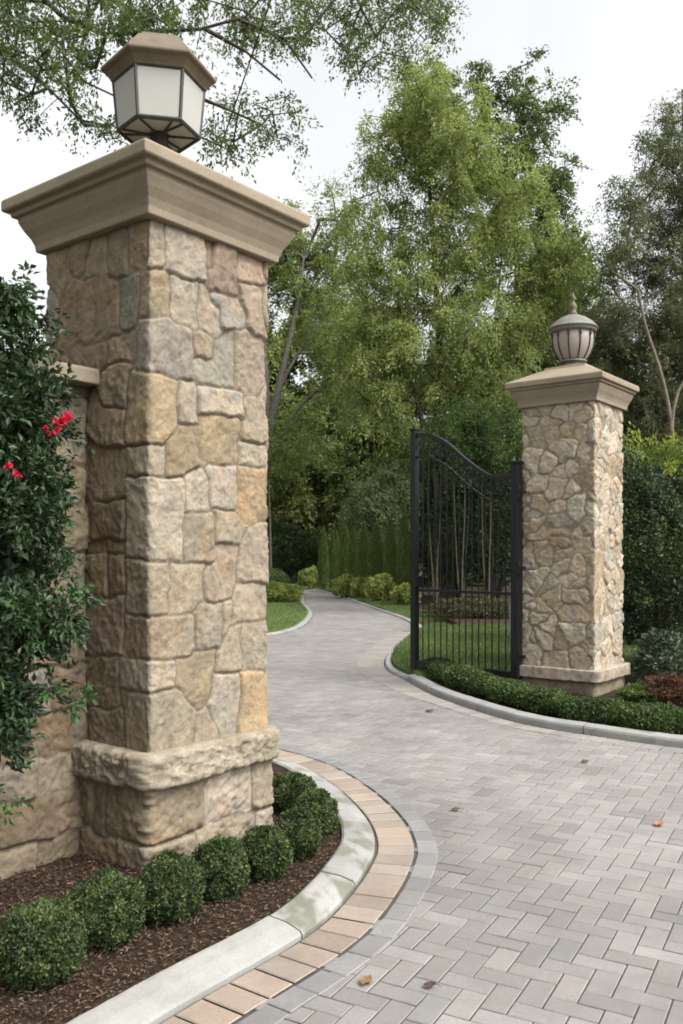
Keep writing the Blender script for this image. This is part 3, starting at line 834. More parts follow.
def branch_mesh(name, nodes, par, rad, k=6):
    v, f = [], []; nseg = 0
    an = np.arange(k) / k * 2 * math.pi
    for i, p in enumerate(par):
        if p < 0: continue
        a, b = nodes[p], nodes[i]; t = b - a; l = np.linalg.norm(t)
        if l < 1e-6: continue
        t = t / l; h = np.array([1., 0, 0]) if abs(t[2]) > .7 else np.array([0, 0, 1.])
        u = np.cross(t, h); u /= np.linalg.norm(u); w = np.cross(t, u)
        ring = np.cos(an)[:, None] * u + np.sin(an)[:, None] * w
        ra = min(rad[p], rad[i] * 1.25)
        v.append(a - t * ra * .2 + ring * ra); v.append(b + t * rad[i] * .2 + ring * rad[i])
        base = nseg * 2 * k
        f.append(np.array([(base + j, base + (j+1) % k, base + k + (j+1) % k, base + k + j) for j in range(k)])); nseg += 1
    return mesh_np(name, np.concatenate(v), [np.concatenate(f)], None, True)

def blob_points(r, blobs, n, shell=.45):
    wts = np.array([b[1][0] * b[1][1] * b[1][2] for b in blobs]) ** .8; wts /= wts.sum()
    out = []
    for i in r.choice(len(blobs), n, p=wts):
        c, rad = np.array(blobs[i][0]), np.array(blobs[i][1])
        d = r.normal(0, 1, 3); d /= np.linalg.norm(d)
        out.append(c + d * rad * r.uniform(0, 1) ** shell)
    return np.array(out)

def tree(name, label, base, trunks, blobs, n, per, leaf, asp, crad, cols, bark, seed, rtrunk=.15, rtip=.012, droop=.2, mat='leaf', group=None, cat='tree', twigs=9, extra=None, shell=.45, part='crown', flat=.75, bare=None, upn=.8):
    """everything in world coordinates, stored relative to the base"""
    r = np.random.default_rng(seed); base = np.array(base, float)
    tips = blob_points(r, blobs, n, shell)
    if extra is not None: tips = np.concatenate([tips, extra])
    t = thing(name, label, cat, tuple(base), 0, group)
    reach = tips if bare is None else np.concatenate([tips, np.array(bare)])
    nodes, par, rad = grow(trunks, reach, r, rtip, rtrunk)
    link('trunk', branch_mesh('trunk', nodes - base, par, rad), bark, t)
    rc = crad * r.uniform(.6, 1.35, len(tips))
    arr = sprays(r, tips - base, rc, per, leaf, asp, np.array(cols), droop, twigs, flat, upn)
    link(part, leaf_mesh(part, *arr), M[mat], t)
    return t

def bank(name, label, loc, rad, n, leaf, asp, cols, seed, mat='box', cat='shrub', group=None, lump=.12, squash=1.0, stem=True, inner=.86, part='foliage', top=None, kx=0):
    """a clipped or bushy shrub: leaves all through the outer shell, over twiggy stems"""
    r = np.random.default_rng(seed); t = thing(name, label, cat, loc, 0, group)
    rad = np.array(rad, float)
    d = unit(r.normal(0, 1, (n, 3))); d[:, 2] = np.where(d[:, 2] < -.75, -d[:, 2], d[:, 2])
    lum = fbm(d, 2.2, seed, 3) * lump + fbm(d, 6, seed + 4, 2) * lump * .5
    s = r.uniform(.55, 1.0, n) ** .5 * (1 + lum)
    p = d * s[:, None] * rad + np.array([0, 0, rad[2] * squash])
    nn = d + r.normal(0, .45, (n, 3)); dd = d * .6 + r.normal(0, .7, (n, 3)) + np.array([0, 0, .35])
    mk = np.clip(r.normal(.45, .25, n) + .9 * fbm(p, 3.5 / rad.mean(), seed + 8, 2), 0, 1)[:, None]
    cc = np.array(cols[0]) * (1 - mk) + np.array(cols[1]) * mk
    cc = cc * r.normal(1, .14, (n, 1))
    L_ = leaf * r.uniform(.65, 1.3, n)
    keep = p[:, 2] > -.01
    link(part, leaf_mesh(part, p[keep], dd[keep], nn[keep], L_[keep], (L_ * asp)[keep], cc[keep]), M[mat], t)
    if stem:
        mb = MB(); zc = rad[2] * squash
        for k in range(7):
            q = r.normal(0, .5, 3); q = q / (np.linalg.norm(q) + .3)
            mb.tube([(q[0] * .08 * rad[0], q[1] * .08 * rad[1], -.03), (q[0] * .35 * rad[0], q[1] * .35 * rad[1], zc * .6), (q[0] * .7 * rad[0], q[1] * .7 * rad[1], zc * 1.0 + abs(q[2]) * rad[2] * .6)], [rad[0] * .05, rad[0] * .035, rad[0] * .015], 5)
        mb.build('stem', M['bark'], t, smooth=True)
    return t

def hues(*c): return np.array(c)

# boxwood balls along the near kerb
boxes = [(-1.10, 3.22, .158, 'boxwood ball at the lower left corner, nearest of the row'), (-.945, 3.52, .142, 'second boxwood ball from the lower left corner'),
         (-.735, 3.76, .135, 'third boxwood ball, straight below the pillar corner'), (-.56, 4.02, .138, 'fourth boxwood ball, in front of the pillar base'),
         (-.375, 4.24, .122, 'fifth boxwood ball, by the right end of the pillar base'), (-.225, 4.52, .118, 'sixth boxwood ball, in the bend of the kerb'),
         (-.145, 4.90, .128, 'seventh boxwood ball, at the outermost bend of the kerb'), (-.285, 5.30, .125, 'last boxwood ball, half behind the pillar ledge')]
protos = [bank('boxwood_ball', boxes[k][3], (boxes[k][0], boxes[k][1], .03), (boxes[k][2] * (1 + .05 * ((k * 5) % 3 - 1)), boxes[k][2], boxes[k][2] * (1 + .05 * ((k * 7) % 3 - 1))), 13000, .0155, .62, hues((.026, .044, .014), (.088, .116, .040)), 100 + k, group='boxwood balls along the near kerb', squash=.9, lump=.15) for k in range(8)]
# low clipped hedge in front of the far pillar
def hedge(label, line, hgt, wid, seed):
    r = np.random.default_rng(seed); base = resample(line, .05); nr = normals2(base)
    c0 = base.mean(0); n = int(len(base) * 760)
    i = r.integers(0, len(base), n); an = r.uniform(-.25, 1.25, n) * math.pi
    s = r.uniform(.6, 1, n) ** .5
    f = (np.arange(len(base)) * .05)
    lum = 1 + .24 * vnoise(np.column_stack([f, f * 0]), 4.2, seed)[i] + .08 * vnoise(np.column_stack([f, f * 0]), 8, seed + 1)[i]
    endf = np.minimum(1, np.minimum(i, len(base) - 1 - i) / 4.0 * .5 + .5)
    o = np.cos(an) * s * wid * .5 * lum * endf; z = hgt * .5 + np.sign(np.sin(an)) * np.abs(np.sin(an)) ** .8 * s * hgt * .5 * lum * endf
    p = np.column_stack([base[i] + nr[i] * o[:, None] - c0, z]); p[:, :2] += r.normal(0, .015, (n, 2))
    nn = np.column_stack([nr[i] * np.cos(an)[:, None], np.sin(an)]) + r.normal(0, .5, (n, 3))
    dd = nn * .4 + r.normal(0, .7, (n, 3)) + np.array([0, 0, .4])
    mk = np.clip(r.normal(.4, .25, n) + .7 * fbm(p, 4, seed, 2), 0, 1)[:, None]
    cc = (np.array((.028, .052, .014)) * (1 - mk) + np.array((.085, .125, .036)) * mk) * r.normal(1, .13, (n, 1))
    L_ = .03 * r.uniform(.65, 1.3, n)
    t = thing('low_hedge', label, 'hedge', (c0[0], c0[1], .045), 0, 'low hedges inside the far kerb')
    link('foliage', leaf_mesh('foliage', p, dd, nn, L_, L_ * .6, cc), M['box'], t)
hl = offset(isle, .40)
seg1 = hl[(isle[:, 1] < 11.15) & (isle[:, 1] > 7.98) & (isle[:, 0] > .7) & (isle[:, 0] < 3)]
seg2 = hl[(isle[:, 1] < 8.08) & (isle[:, 0] > 1.5) & (isle[:, 0] < 4.6)]
hedge('low clipped hedge under the iron gate', seg1, .235, .38, 5)
hedge('low clipped hedge in front of the far pillar, running off to the right', seg2, .19, .42, 6)

# camellia bush with red blooms in front of the wall
def camellia():
    r = np.random.default_rng(9); base = np.array([-2.15, 3.75, .035])
    t = thing('camellia_bush', 'large glossy dark green bush with red flowers against the stone wall', 'bush', tuple(base))
    blobs = []
    for x, y, rr, Z in ((-60, 330, 90, 3.9), (-15, 325, 52, 4.0), (-40, 430, 95, 3.75), (20, 420, 50, 3.7), (-30, 520, 100, 3.65), (38, 520, 42, 3.6), (-40, 620, 95, 3.6), (42, 602, 42, 3.55), (-40, 700, 80, 3.6), (8, 690, 48, 3.55), (-60, 760, 60, 3.6)):
        blobs.append((px(x, y, Z), (rr / F * Z,) * 3))
    tips = blob_points(r, blobs, 330, .4)
    xx = (tips[:, 0] / tips[:, 1]) * F + CX; yy = HY - (tips[:, 2] - CAMH) / tips[:, 1] * F
    lim = np.interp(yy, [240, 265, 300, 340, 380, 430, 500, 560, 600, 640, 680, 720, 765, 800], [-20, 10, 38, 55, 68, 66, 78, 74, 84, 84, 58, 40, 10, -30])
    tips = tips[(xx < lim - 12) & (tips[:, 2] > .4)]
    extra = np.array([px(68, 703, 3.55), px(50, 690, 3.55), px(88, 696, 3.55), px(5, 800, 3.5), px(80, 590, 3.6)])
    nodes, par, rad = grow([[base, base + (.02, 0, .6), base + (.06, -.05, 1.5), base + (.05, 0, 2.3)], [base + (.1, .05, 0), base + (.35, -.1, .7), base + (.5, -.12, 1.2)]], np.concatenate([tips, extra]), r, .004, .035)
    link('trunk', branch_mesh('trunk', nodes - base, par, rad), M['bark'], t)
    cols = hues((.014, .032, .012), (.040, .072, .025))
    a1 = sprays(r, tips - base,   .15 * r.uniform(.7, 1.3, len(tips)), 170, .038, .52, cols, .15, 8)
    a2 = sprays(r, extra - base, np.array([.07, .06, .05, .09, .07]), 40, .032, .5, hues((.03, .075, .02), (.05, .11, .03)), .1, 5)
    arr = [np.concatenate([p, q]) for p, q in zip(a1, a2)]
    link('foliage', leaf_mesh('foliage', *arr), M['gloss'], t)
    # blooms
    for x, y, Z, s, k in ((60, 423, 3.42, .042, 7), (49, 431, 3.42, .026, 4), (12, 471, 3.38, .030, 5)):
        c = px(x, y, Z) - base; P, D, N_ = [], [], []
        for q in range(k):
            cc = c + r.normal(0, s * .36, 3)
            for m in range(9):
                d = unit(r.normal(0, 1, (1, 3)) + np.array([[.1, -.6, .3]]))[0]; P.append(cc); D.append(d); N_.append(unit(r.normal(0, 1, (1, 3)))[0])
        n_ = len(P); L_ = s * .55 * r.uniform(.7, 1.2, n_)
        col = np.array((.52, .025, .06)) * r.normal(1, .2, (n_, 1))
        link('flower', leaf_mesh('flower', np.array(P), np.array(D), np.array(N_), L_, L_ * .95, col), M['petal'], t)
camellia()

# ------------------------------------------------------------------ trees
def line(pts, Z): return [px(x, y, q if q else Z) for x, y, q in pts]

# the tall airy tree in the middle
Zc = 27
bc = px(452, 604, Zc); bc[2] = 0
blobs = [(px(x, y, Zc + dz), (rx / F * Zc, 1.7, ry / F * Zc)) for x, y, rx, ry, dz in
         ((418, 95, 40, 45, 0), (400, 150, 58, 60, .4), (455, 130, 55, 60, -.4), (430, 215, 85, 70, 0), (500, 200, 55, 60, .6), (380, 270, 55, 60, .3), (450, 310, 95, 70, -.4), (530, 290, 55, 65, .5), (395, 370, 70, 60, 0), (490, 390, 70, 60, -.5), (360, 330, 40, 50, .8), (560, 250, 34, 40, 0))]
tree('tall_tree', 'tall airy light green tree rising behind the iron gate', bc,
     [[bc, px(448, 520, Zc), px(442, 400, Zc), px(436, 280, Zc), px(428, 170, Zc), px(420, 80, Zc)], [bc + (.2, .1, 0), px(470, 480, Zc), px(492, 350, Zc + .3), px(505, 220, Zc + .4)], [bc + (-.2, .1, 0), px(436, 480, Zc), px(405, 350, Zc + .3), px(388, 200, Zc + .4)]],
     blobs, 640, 200, .115, .36, .60, hues((.15, .19, .058), (.315, .36, .135)), M['bark'], 3, .15, .009, .55, twigs=10, shell=.55)

# darker tree behind it, showing at its upper right
Zd = 36
bd = px(520, 590, Zd); bd[2] = 0
blobs = [(px(x, y, Zd), (rx / F * Zd, 2.2, ry / F * Zd)) for x, y, rx, ry in ((486, 72, 24, 18), (515, 100, 40, 32), (545, 112, 26, 30), (500, 170, 60, 50), (545, 190, 30, 55), (560, 270, 40, 60), (470, 260, 60, 60), (540, 370, 60, 60), (430, 120, 30, 50))]
tree('broadleaf_tree', 'dark green tree whose top shows above the right shoulder of the tall airy tree', bd, [[bd, px(520, 450, Zd), px(518, 300, Zd), px(512, 150, Zd), px(505, 90, Zd)]],
     blobs, 330, 190, .15, .5, .75, hues((.055, .088, .030), (.120, .158, .058)), M['bark'], 4, .25, .014, .2)

# grey trunked tree just right of the near pillar, limbs fanning out
Ze = 33
be = px(271, 595, Ze); be[2] = 0
blobs = [(px(x, y, Ze + dz), (rx / F * Ze, 2.0, ry / F * Ze)) for x, y, rx, ry, dz in
         ((240, 270, 60, 50, 0), (300, 300, 50, 45, 1), (330, 340, 40, 40, -1), (280, 240, 45, 40, .5), (330, 260, 40, 40, 1), (345, 400, 40, 40, -.5), (220, 340, 50, 60, 0), (300, 440, 45, 30, -1), (200, 420, 50, 50, 0), (340, 210, 22, 36, 1))]
tree('spreading_tree', 'grey trunked tree with dark fanning limbs just right of the foreground pillar', be,
     [[be, px(270, 520, Ze), px(268, 470, Ze)], line([(265, 470, 0), (272, 420, 0), (285, 360, 0), (298, 300, 0), (306, 235, 0)], Ze), line([(265, 470, 0), (280, 440, 0), (296, 412, 0), (315, 392, 0), (335, 382, 0), (350, 384, 0)], Ze), line([(265, 470, 0), (266, 400, 0), (262, 320, 0), (250, 250, 0)], Ze), line([(265, 470, 0), (276, 400, 0), (300, 350, 0), (330, 300, 0)], Ze)],
     blobs, 420, 170, .125, .42, .70, hues((.125, .168, .05), (.255, .305, .115)), M['barkgrey'], 5, .25, .016, .35, shell=.6)

# olive cedar on the right with bare twigs
Zf = 26
bf = px(690, 605, Zf); bf[2] = 0
blobs = [(px(x, y, Zf + dz), (rx / F * Zf, 1.6, ry / F * Zf)) for x, y, rx, ry, dz in
         ((680, 130, 26, 40, 0), (670, 195, 40, 45, 0), (655, 260, 55, 45, .5), (640, 330, 60, 50, -.3), (690, 330, 50, 60, 0), (640, 410, 55, 55, .5), (700, 220, 50, 70, 0), (690, 430, 50, 60, 0), (600, 420, 40, 60, 1.2), (610, 340, 25, 50, 1))]
bare = [px(x, y, Zf) for x, y in ((640, 140), (648, 122), (632, 165), (622, 190), (612, 215), (606, 235), (636, 150), (655, 108), (618, 178), (628, 205), (600, 262))]
tree('cedar_tree', 'olive grey evergreen with bare outer twigs at the right edge', bf, [[bf, px(686, 450, Zf), px(684, 300, Zf), px(684, 180, Zf), px(682, 90, Zf)]],
     blobs, 620, 220, .115, .22, .55, hues((.065, .078, .038), (.145, .150, .085)), M['barkgrey'], 6, .2, .010, .35, bare=bare, twigs=12)

# leaning pale trunk in front of the cedar
Zg = 20
bg = px(676, 622, Zg); bg[2] = 0
blobs = [(px(x, y, Zg), (rx / F * Zg, .9, ry / F * Zg)) for x, y, rx, ry in ((632, 200, 30, 30), (660, 150, 26, 30), (700, 260, 30, 40), (615, 250, 22, 30))]
tree('leaning_tree', 'slender tree with a pale leaning trunk that forks, right of the far pillar', bg,
     [[bg, px(676, 540, Zg), px(674, 470, Zg), px(671, 420, Zg), px(660, 370, Zg), px(645, 325, Zg), px(638, 290, Zg)], line([(671, 430, 0), (676, 395, 0), (690, 370, 0), (705, 300, 0)], Zg)],
     blobs, 90, 110, .08, .35, .42, hues((.055, .075, .030), (.12, .14, .06)), M['barkpale'], 7, .072, .004, .3)

# wood further back
def wood(label, x, Z, top, half, seed, cols, n=230, per=190, leaf=.24, low=.35):
    b0 = px(x, 580, Z); b0[2] = 0; r = np.random.default_rng(seed)
    zt = CAMH + (HY - top) / F * Z; w = half / F * Z; bl = []
    for k in range(9):
        zz = zt * (low + (.93 - low) * k / 8); ww = w * (1 - .55 * abs(k / 8 - .35) ** 1.3)
        bl.append((np.array([b0[0] + r.normal(0, w * .35), Z + r.normal(0, 1), zz]), (ww * r.uniform(.6, .85), 2.4, zt * .11)))
    tree('woodland_tree', label, b0, [[b0, b0 + (r.normal(0, .3), 0, zt * .4), b0 + (r.normal(0, .8), 0, zt * .85)]], bl, n, per, leaf, .5, zt * .075, cols, M['bark'], seed, .28, .017, .25, group='trees of the wood behind the driveway')
mid = hues((.12, .165, .05), (.250, .295, .11)); dk = hues((.075, .110, .034), (.17, .215, .075)); lt = hues((.15, .19, .065), (.30, .34, .14))
wood('mid green woodland tree left of the spreading tree, mostly behind the foreground pillar', 190, 46, 235, 110, 21, mid)
wood('dark woodland tree standing behind the far end of the driveway', 300, 52, 330, 95, 22, dk, 290, 200, .25, .2)
wood('mid green woodland tree above the arborvitae row', 372, 50, 290, 95, 23, lt, 290, 200, .25, .2)
wood('dark woodland tree behind the iron gate', 455, 42, 330, 90, 24, dk, 290, 200, .22, .16)
wood('leafy woodland tree behind the far pillar', 560, 46, 270, 95, 25, mid, 290, 200, .23, .16)
wood('dark woodland tree at the far right beyond the cedar', 680, 44, 300, 90, 26, dk, 260, 200, .23, .16)
wood('dense dark woodland tree left of the driveway bend', 245, 58, 400, 100, 27, dk, 280, 200, .26, .12)

def far_wood():
    r = np.random.default_rng(91); n = 900
    an = r.uniform(R(-62), R(50), n); d = r.uniform(70, 92, n); top = 9 + 5 * vnoise(np.column_stack([an * 3, an * 0]), 2.3, 5)
    cen_ = np.column_stack([np.sin(an) * d, np.cos(an) * d, r.uniform(.02, 1, n) ** .8 * top])
    arr = sprays(r, cen_, 2.0 * r.uniform(.7, 1.4, n), 110, .5, .55, mid, .2, 9)
    o = link('far_woodland', leaf_mesh('far_woodland', *arr), M['leaf']); tag(o, 'far-off green woodland closing the view behind all the trees', 'woodland', kind='stuff')
far_wood()

# overhanging oak, trunk out of frame on the left
def oak():
    r = np.random.default_rng(31); base = np.array([-6.4, 9.2, 0]); Z = 8.5
    t = thing('oak_tree', 'oak boughs with small leaves hanging in from the top left over the pillar', 'tree', tuple(base))
    top = np.array([-5.6, 9.0, 6.8])
    limbs = [line([(-60, 20, 0), (-5, 48, 0), (25, 65, 0), (52, 92, 0), (80, 120, 0)], Z), line([(-60, -90, 0), (30, -15, 0), (52, 5, 0), (75, 27, 0), (115, 36, 0), (165, 30, 0), (205, 29, 0), (240, 20, 0), (262, 4, 0), (275, -20, 0)], Z),
             line([(205, 29, 0), (235, 45, 0), (262, 62, 0), (280, 80, 0)], Z), line([(240, 20, 0), (275, 32, 0), (298, 52, 0), (312, 78, 0)], Z), line([(120, 40, 0), (180, 90, 0), (225, 108, 0), (262, 125, 0)], Z),
             line([(60, -90, 0), (250, -50, 0), (360, -25, 0), (395, 10, 0), (425, 40, 0)], 10.5), line([(300, -38, 0), (310, 0, 0), (325, 30, 0)], 10)]
    trunks = [[base, base + (.1, 0, 2.5), base + (.4, -.1, 5), top]] + [[top] + list(l) if k in (0, 1, 5) else l for k, l in enumerate(limbs)]
    tips = []
    def sc(x0, x1, y0, y1, n, Zz, dz=.9):
        for _ in range(n): tips.append(px(r.uniform(x0, x1), r.uniform(y0, y1), Zz + r.normal(0, dz)))
    sc(-20, 105, -20, 40, 40, Z); sc(0, 100, 40, 85, 20, Z); sc(30, 85, 85, 125, 6, Z); sc(90, 260, -20, 32, 44, Z); sc(195, 300, 30, 60, 6, Z); sc(215, 300, 95, 150, 13, Z); sc(200, 250, 120, 150, 5, Z)
    sc(265, 345, -15, 45, 26, Z + 1); sc(340, 450, -25, 30, 44, 10.5); sc(345, 425, 30, 75, 16, 10.5); sc(-20, 30, 0, 110, 10, Z); sc(95, 130, 120, 145, 3, Z)
    far_tips = blob_points(r, [((-6.4, 8.6, 8.6), (3.4, 2.6, 2.0)), ((-6.6, 5.5, 8.2), (3.2, 3.2, 2.2)), ((-5.6, 2.6, 8.0), (2.8, 2.8, 1.8)), ((-8.5, 6.0, 7.0), (2.6, 4.0, 2.4))], 260, .6)  # unseen crown out of frame, extended to shade the near pillar's left face
    n_far = len(far_tips)
    tips = np.concatenate([np.array(tips), far_tips])
    nodes, par, rad = grow(trunks, tips, r, .0038, .2, .2)
    taper = np.concatenate([np.linspace(1, 0, len(resample(catmull(tk, .3) if len(tk) > 2 else np.array(tk, float), .45))) if q else np.ones(len(resample(catmull(tk, .3), .45))) * 9 for q, tk in enumerate(trunks)])
    for i in range(len(nodes)):     # limbs slimmer than the trunk
        lim = np.interp(nodes[i][0], [-5.6, -5.2, -1.6, -.7, 1], [.2, .055, .030, .020, .012])
        rad[i] = min(rad[i], lim * (.5 + .5 * min(1, taper[i])) if i < len(taper) else lim)
    link('trunk', branch_mesh('trunk', nodes - base, par, rad), M['bark'], t)
    rr_ = .25 * r.uniform(.6, 1.4, len(tips)); rr_[-n_far:] *= 2.4
    arr = sprays(r, tips - base, rr_, 125, .044, .45, hues((.040, .068, .022), (.105, .142, .047)), .3, 7)
    link('crown', leaf_mesh('crown', *arr), M['leaf'], t)
oak()

# ------------------------------------------------------------------ shrubs further in
# arborvitae row
def arborvitae():
    r = np.random.default_rng(8); n = 9000; H_ = 2.5; Wd = .215
    t = thing('arborvitae', '', 'conifer', (0, 0, 0), 0, 'row of clipped columnar conifers beyond the driveway')
    z = r.uniform(0, 1, n); an = r.uniform(0, 2 * math.pi, n)
    prof = np.interp(z, [0, .06, .3, .6, .85, 1], [.75, .95, 1, .82, .45, .05]) * Wd
    lum = 1 + .14 * fbm(np.column_stack([np.cos(an) * .5, np.sin(an) * .5, z * 3]), 3, 2, 3)
    s = r.uniform(.6, 1, n) ** .5 * lum
    p = np.column_stack([np.cos(an) * prof * s, np.sin(an) * prof * s, .08 + z * H_])
    nn = np.column_stack([np.cos(an), np.sin(an), .2 + 0 * z]) + r.normal(0, .4, (n, 3)); dd = np.column_stack([np.cos(an) * .35, np.sin(an) * .35, 1 + 0 * z]) + r.normal(0, .25, (n, 3))
    mk = np.clip(r.normal(.4, .25, n), 0, 1)[:, None]
    cc = np.array((.085, .130, .038)) * (1 - mk) + np.array((.20, .26, .08)) * mk
    link('foliage', leaf_mesh('foliage', p, dd, nn, .11 * r.uniform(.7, 1.3, n), .045, cc), M['box'], t)
    mb = MB(); mb.tube([(0, 0, -.05), (0, 0, H_ * .8)], [.05, .015], 6); mb.build('stem', M['bark'], t)
    return t
av = arborvitae()
ords = ['leftmost', 'second', 'third', 'fourth', 'fifth', 'sixth', 'seventh', 'rightmost']
avx = [(323.5, 36.5, 2.45), (335, 35.2, 2.38), (345, 34.2, 2.5), (353.5, 33.2, 2.4), (364, 32, 2.55), (376, 30.8, 2.5), (390, 29.6, 2.6), (404, 28.4, 2.75)]
for k, (x, Z, h) in enumerate(avx):
    lab = '%s columnar conifer of the row beside the driveway, counted from the left' % ords[k]
    loc = ((x - CX) / F * Z, Z, .045); s = h / 2.55
    s = s * .97
    if k == 0: av.location = loc; av.scale = (.95, .95, s); av['label'] = lab
    else: dup(av, loc, k * 1.3, lab, (1 + .06 * ((k * 7) % 3 - 1), 1.0, s))

hyd = hues((.13, .18, .045), (.40, .43, .15))
for k, (x, Z, rx, rz, lab) in enumerate(((347, 30.6, .46, .36, 'pale yellow green bush below the third and fourth conifers, leftmost of its row'), (363, 29.6, .40, .33, 'pale yellow green bush below the fifth conifer'),
                                         (381, 27.6, .46, .44, 'pale yellow green bush below the sixth and seventh conifers'), (405, 25.6, .38, .30, 'yellow green bush beside the gate end stile'),
                                         (309, 38, .42, .45, 'small yellow green bush at the left foot of the conifer row where the driveway disappears'))):
    bank('leafy_bush', lab, ((x - CX) / F * Z, Z, .045), (rx, rx, rz), 2600, .10, .6, hyd, 200 + k, mat='leaf', cat='bush', group='yellow green bushes along the driveway', lump=.22, squash=.9)
bank('round_shrub', 'dark round clipped shrub on the left lawn beside the grey trunk', ((268 - CX) / F * 31, 31, .05), (.80, .7, .50), 7000, .07, .55, hues((.08, .12, .04), (.17, .23, .08)), 210, squash=1.0)
bank('low_bush', 'bright yellow green low bush on the left lawn below the clipped shrub', ((276 - CX) / F * 27.2, 27.2, .05), (.85, .6, .30), 4500, .09, .5, hues((.10, .15, .03), (.25, .28, .07)), 211, mat='leaf', cat='bush', lump=.25, squash=.9)
bank('grey_shrub', 'tall soft grey green shrub behind the row of conifers', ((384 - CX) / F * 38.5, 38.5, 0), (2.0, 1.4, 2.55), 16000, .15, .45, hues((.13, .165, .085), (.22, .26, .14)), 212, mat='leaf', lump=.25)
bank('dark_shrub', 'broad dark shrub closing the far end of the driveway', ((285 - CX) / F * 47, 47, 0), (2.6, 1.6, 1.5), 12000, .16, .5, hues((.03, .052, .02), (.075, .11, .042)), 213, mat='leaf', lump=.22)
bank('understory_shrub', 'dark understory shrub behind the pale bushes by the gate', ((458 - CX) / F * 30, 30, 0), (1.5, 1.1, 2.1), 14000, .13, .5, hues((.014, .028, .010), (.04, .07, .022)), 214, mat='leaf', lump=.25)
bank('understory_shrub', 'dark understory shrub seen through the right half of the gate', ((492 - CX) / F * 26, 26, 0), (1.9, 1.1, 2.1), 14000, .12, .5, hues((.014, .028, .010), (.04, .07, .022)), 215, mat='leaf', lump=.25)
bank('dark_shrub', 'tall dark shrub right of the far pillar', (4.12, 11.35, .05), (.98, .95, 1.30), 34000, .058, .5, hues((.014, .026, .011), (.045, .068, .026)), 216, mat='box', lump=.25)
bank('gold_shrub', 'yellow green shrub peeping over the tall dark shrub', (5.0, 14.2, .05), (1.35, 1.0, 1.60), 15000, .085, .45, hues((.09, .14, .028), (.25, .29, .055)), 217, mat='leaf', lump=.28)
bank('red_shrub', 'low reddish leaved plant at the right edge behind the hedge', (3.36, 9.0, .05), (.27, .25, .14), 2200, .05, .45, hues((.07, .038, .025), (.16, .07, .055)), 218, mat='leaf', lump=.3, cat='plant')
bank('grey_plant', 'small grey green plant at the foot of the tall dark shrub', (3.85, 10.2, .05), (.42, .36, .30), 3000, .065, .45, hues((.04, .06, .034), (.10, .13, .085)), 219, mat='gloss', lump=.3, cat='plant')
bank('flowering_plant', 'low reddish bedding plants under the pale stems behind the gate', ((480 - CX) / F * 20.8, 20.8, .045), (1.3, .5, .22), 4000, .08, .5, hues((.045, .062, .022), (.12, .095, .05)), 220, mat='leaf', lump=.3, cat='plant')

bank('green_plant', 'small fresh green plant between the far pillar base and the hedge', (3.22, 9.1, .045), (.34, .28, .085), 3200, .05, .5, hues((.05, .09, .025), (.13, .18, .05)), 221, mat='leaf', lump=.3, cat='plant')

# pale multi-stemmed crape myrtles behind the gate
for k, (x, Z, lab) in enumerate(((462, 22.3, 'pale multi-stemmed tree seen through the left half of the gate'), (488, 22.9, 'pale multi-stemmed tree seen through the middle of the gate'), (436, 23.6, 'pale multi-stemmed tree beside the gate end stile'))):
    b0 = np.array([(x - CX) / F * Z, Z, .04]); r = np.random.default_rng(60 + k)
    tk = []
    for q in range(3):
        dx = (q - 1) * .16 + r.normal(0, .06); tk.append([b0 + (dx * .15, r.normal(0, .05), 0), b0 + (dx * .55, r.normal(0, .1), 1.3), b0 + (dx, r.normal(0, .2), 2.7), b0 + (dx * 1.25, r.normal(0, .3), 3.9)])
    bl = [(b0 + (0, 0, 4.2), (1.1, .9, .8)), (b0 + (.3, 0, 4.9), (.9, .8, .6))]
    tree('crape_myrtle', lab, b0, tk, bl, 70, 90, .085, .5, .42, hues((.03, .06, .018), (.08, .13, .035)), M['barktan'], 70 + k, .030, .004, .2, group='pale stemmed trees behind the gate')

# ------------------------------------------------------------------ grass, mulch chips, fallen leaves
def scatter_in(poly, n, r):
    lo, hi = poly.min(0), poly.max(0); p = r.uniform(lo, hi, (n, 2)); return p[in_poly(p, poly)]
def grass(polys, n, seed):
    r = np.random.default_rng(seed); P = np.concatenate([np.column_stack([q, np.full(len(q), z)]) for q, z in [(scatter_in(pl, k, r), z) for pl, k, z in polys]])
    m = len(P); D = r.normal(0, .35, (m, 3)); D[:, 2] = 1; N_ = r.normal(0, 1, (m, 3)); N_[:, 2] = .2
    L_ = r.uniform(.035, .075, m); mk = r.uniform(0, 1, m)[:, None]
    col = (np.array((.060, .098, .026)) * (1 - mk) + np.array((.135, .185, .065)) * mk) * (1 + .25 * fbm(P[:, :2], .9, 3, 2)[:, None])
    o = link('grass', leaf_mesh('grass', P, D, N_, L_, .012, col), M['box']); tag(o, 'short green lawn grass behind the gate and along the driveway', 'grass', kind='stuff')
lw_vis = lw[(lw[:, 0] < 6)]
grass([(lw, 90000, .082), (lawn_left, 50000, .047), (verge, 60000, .047)], 0, 12)

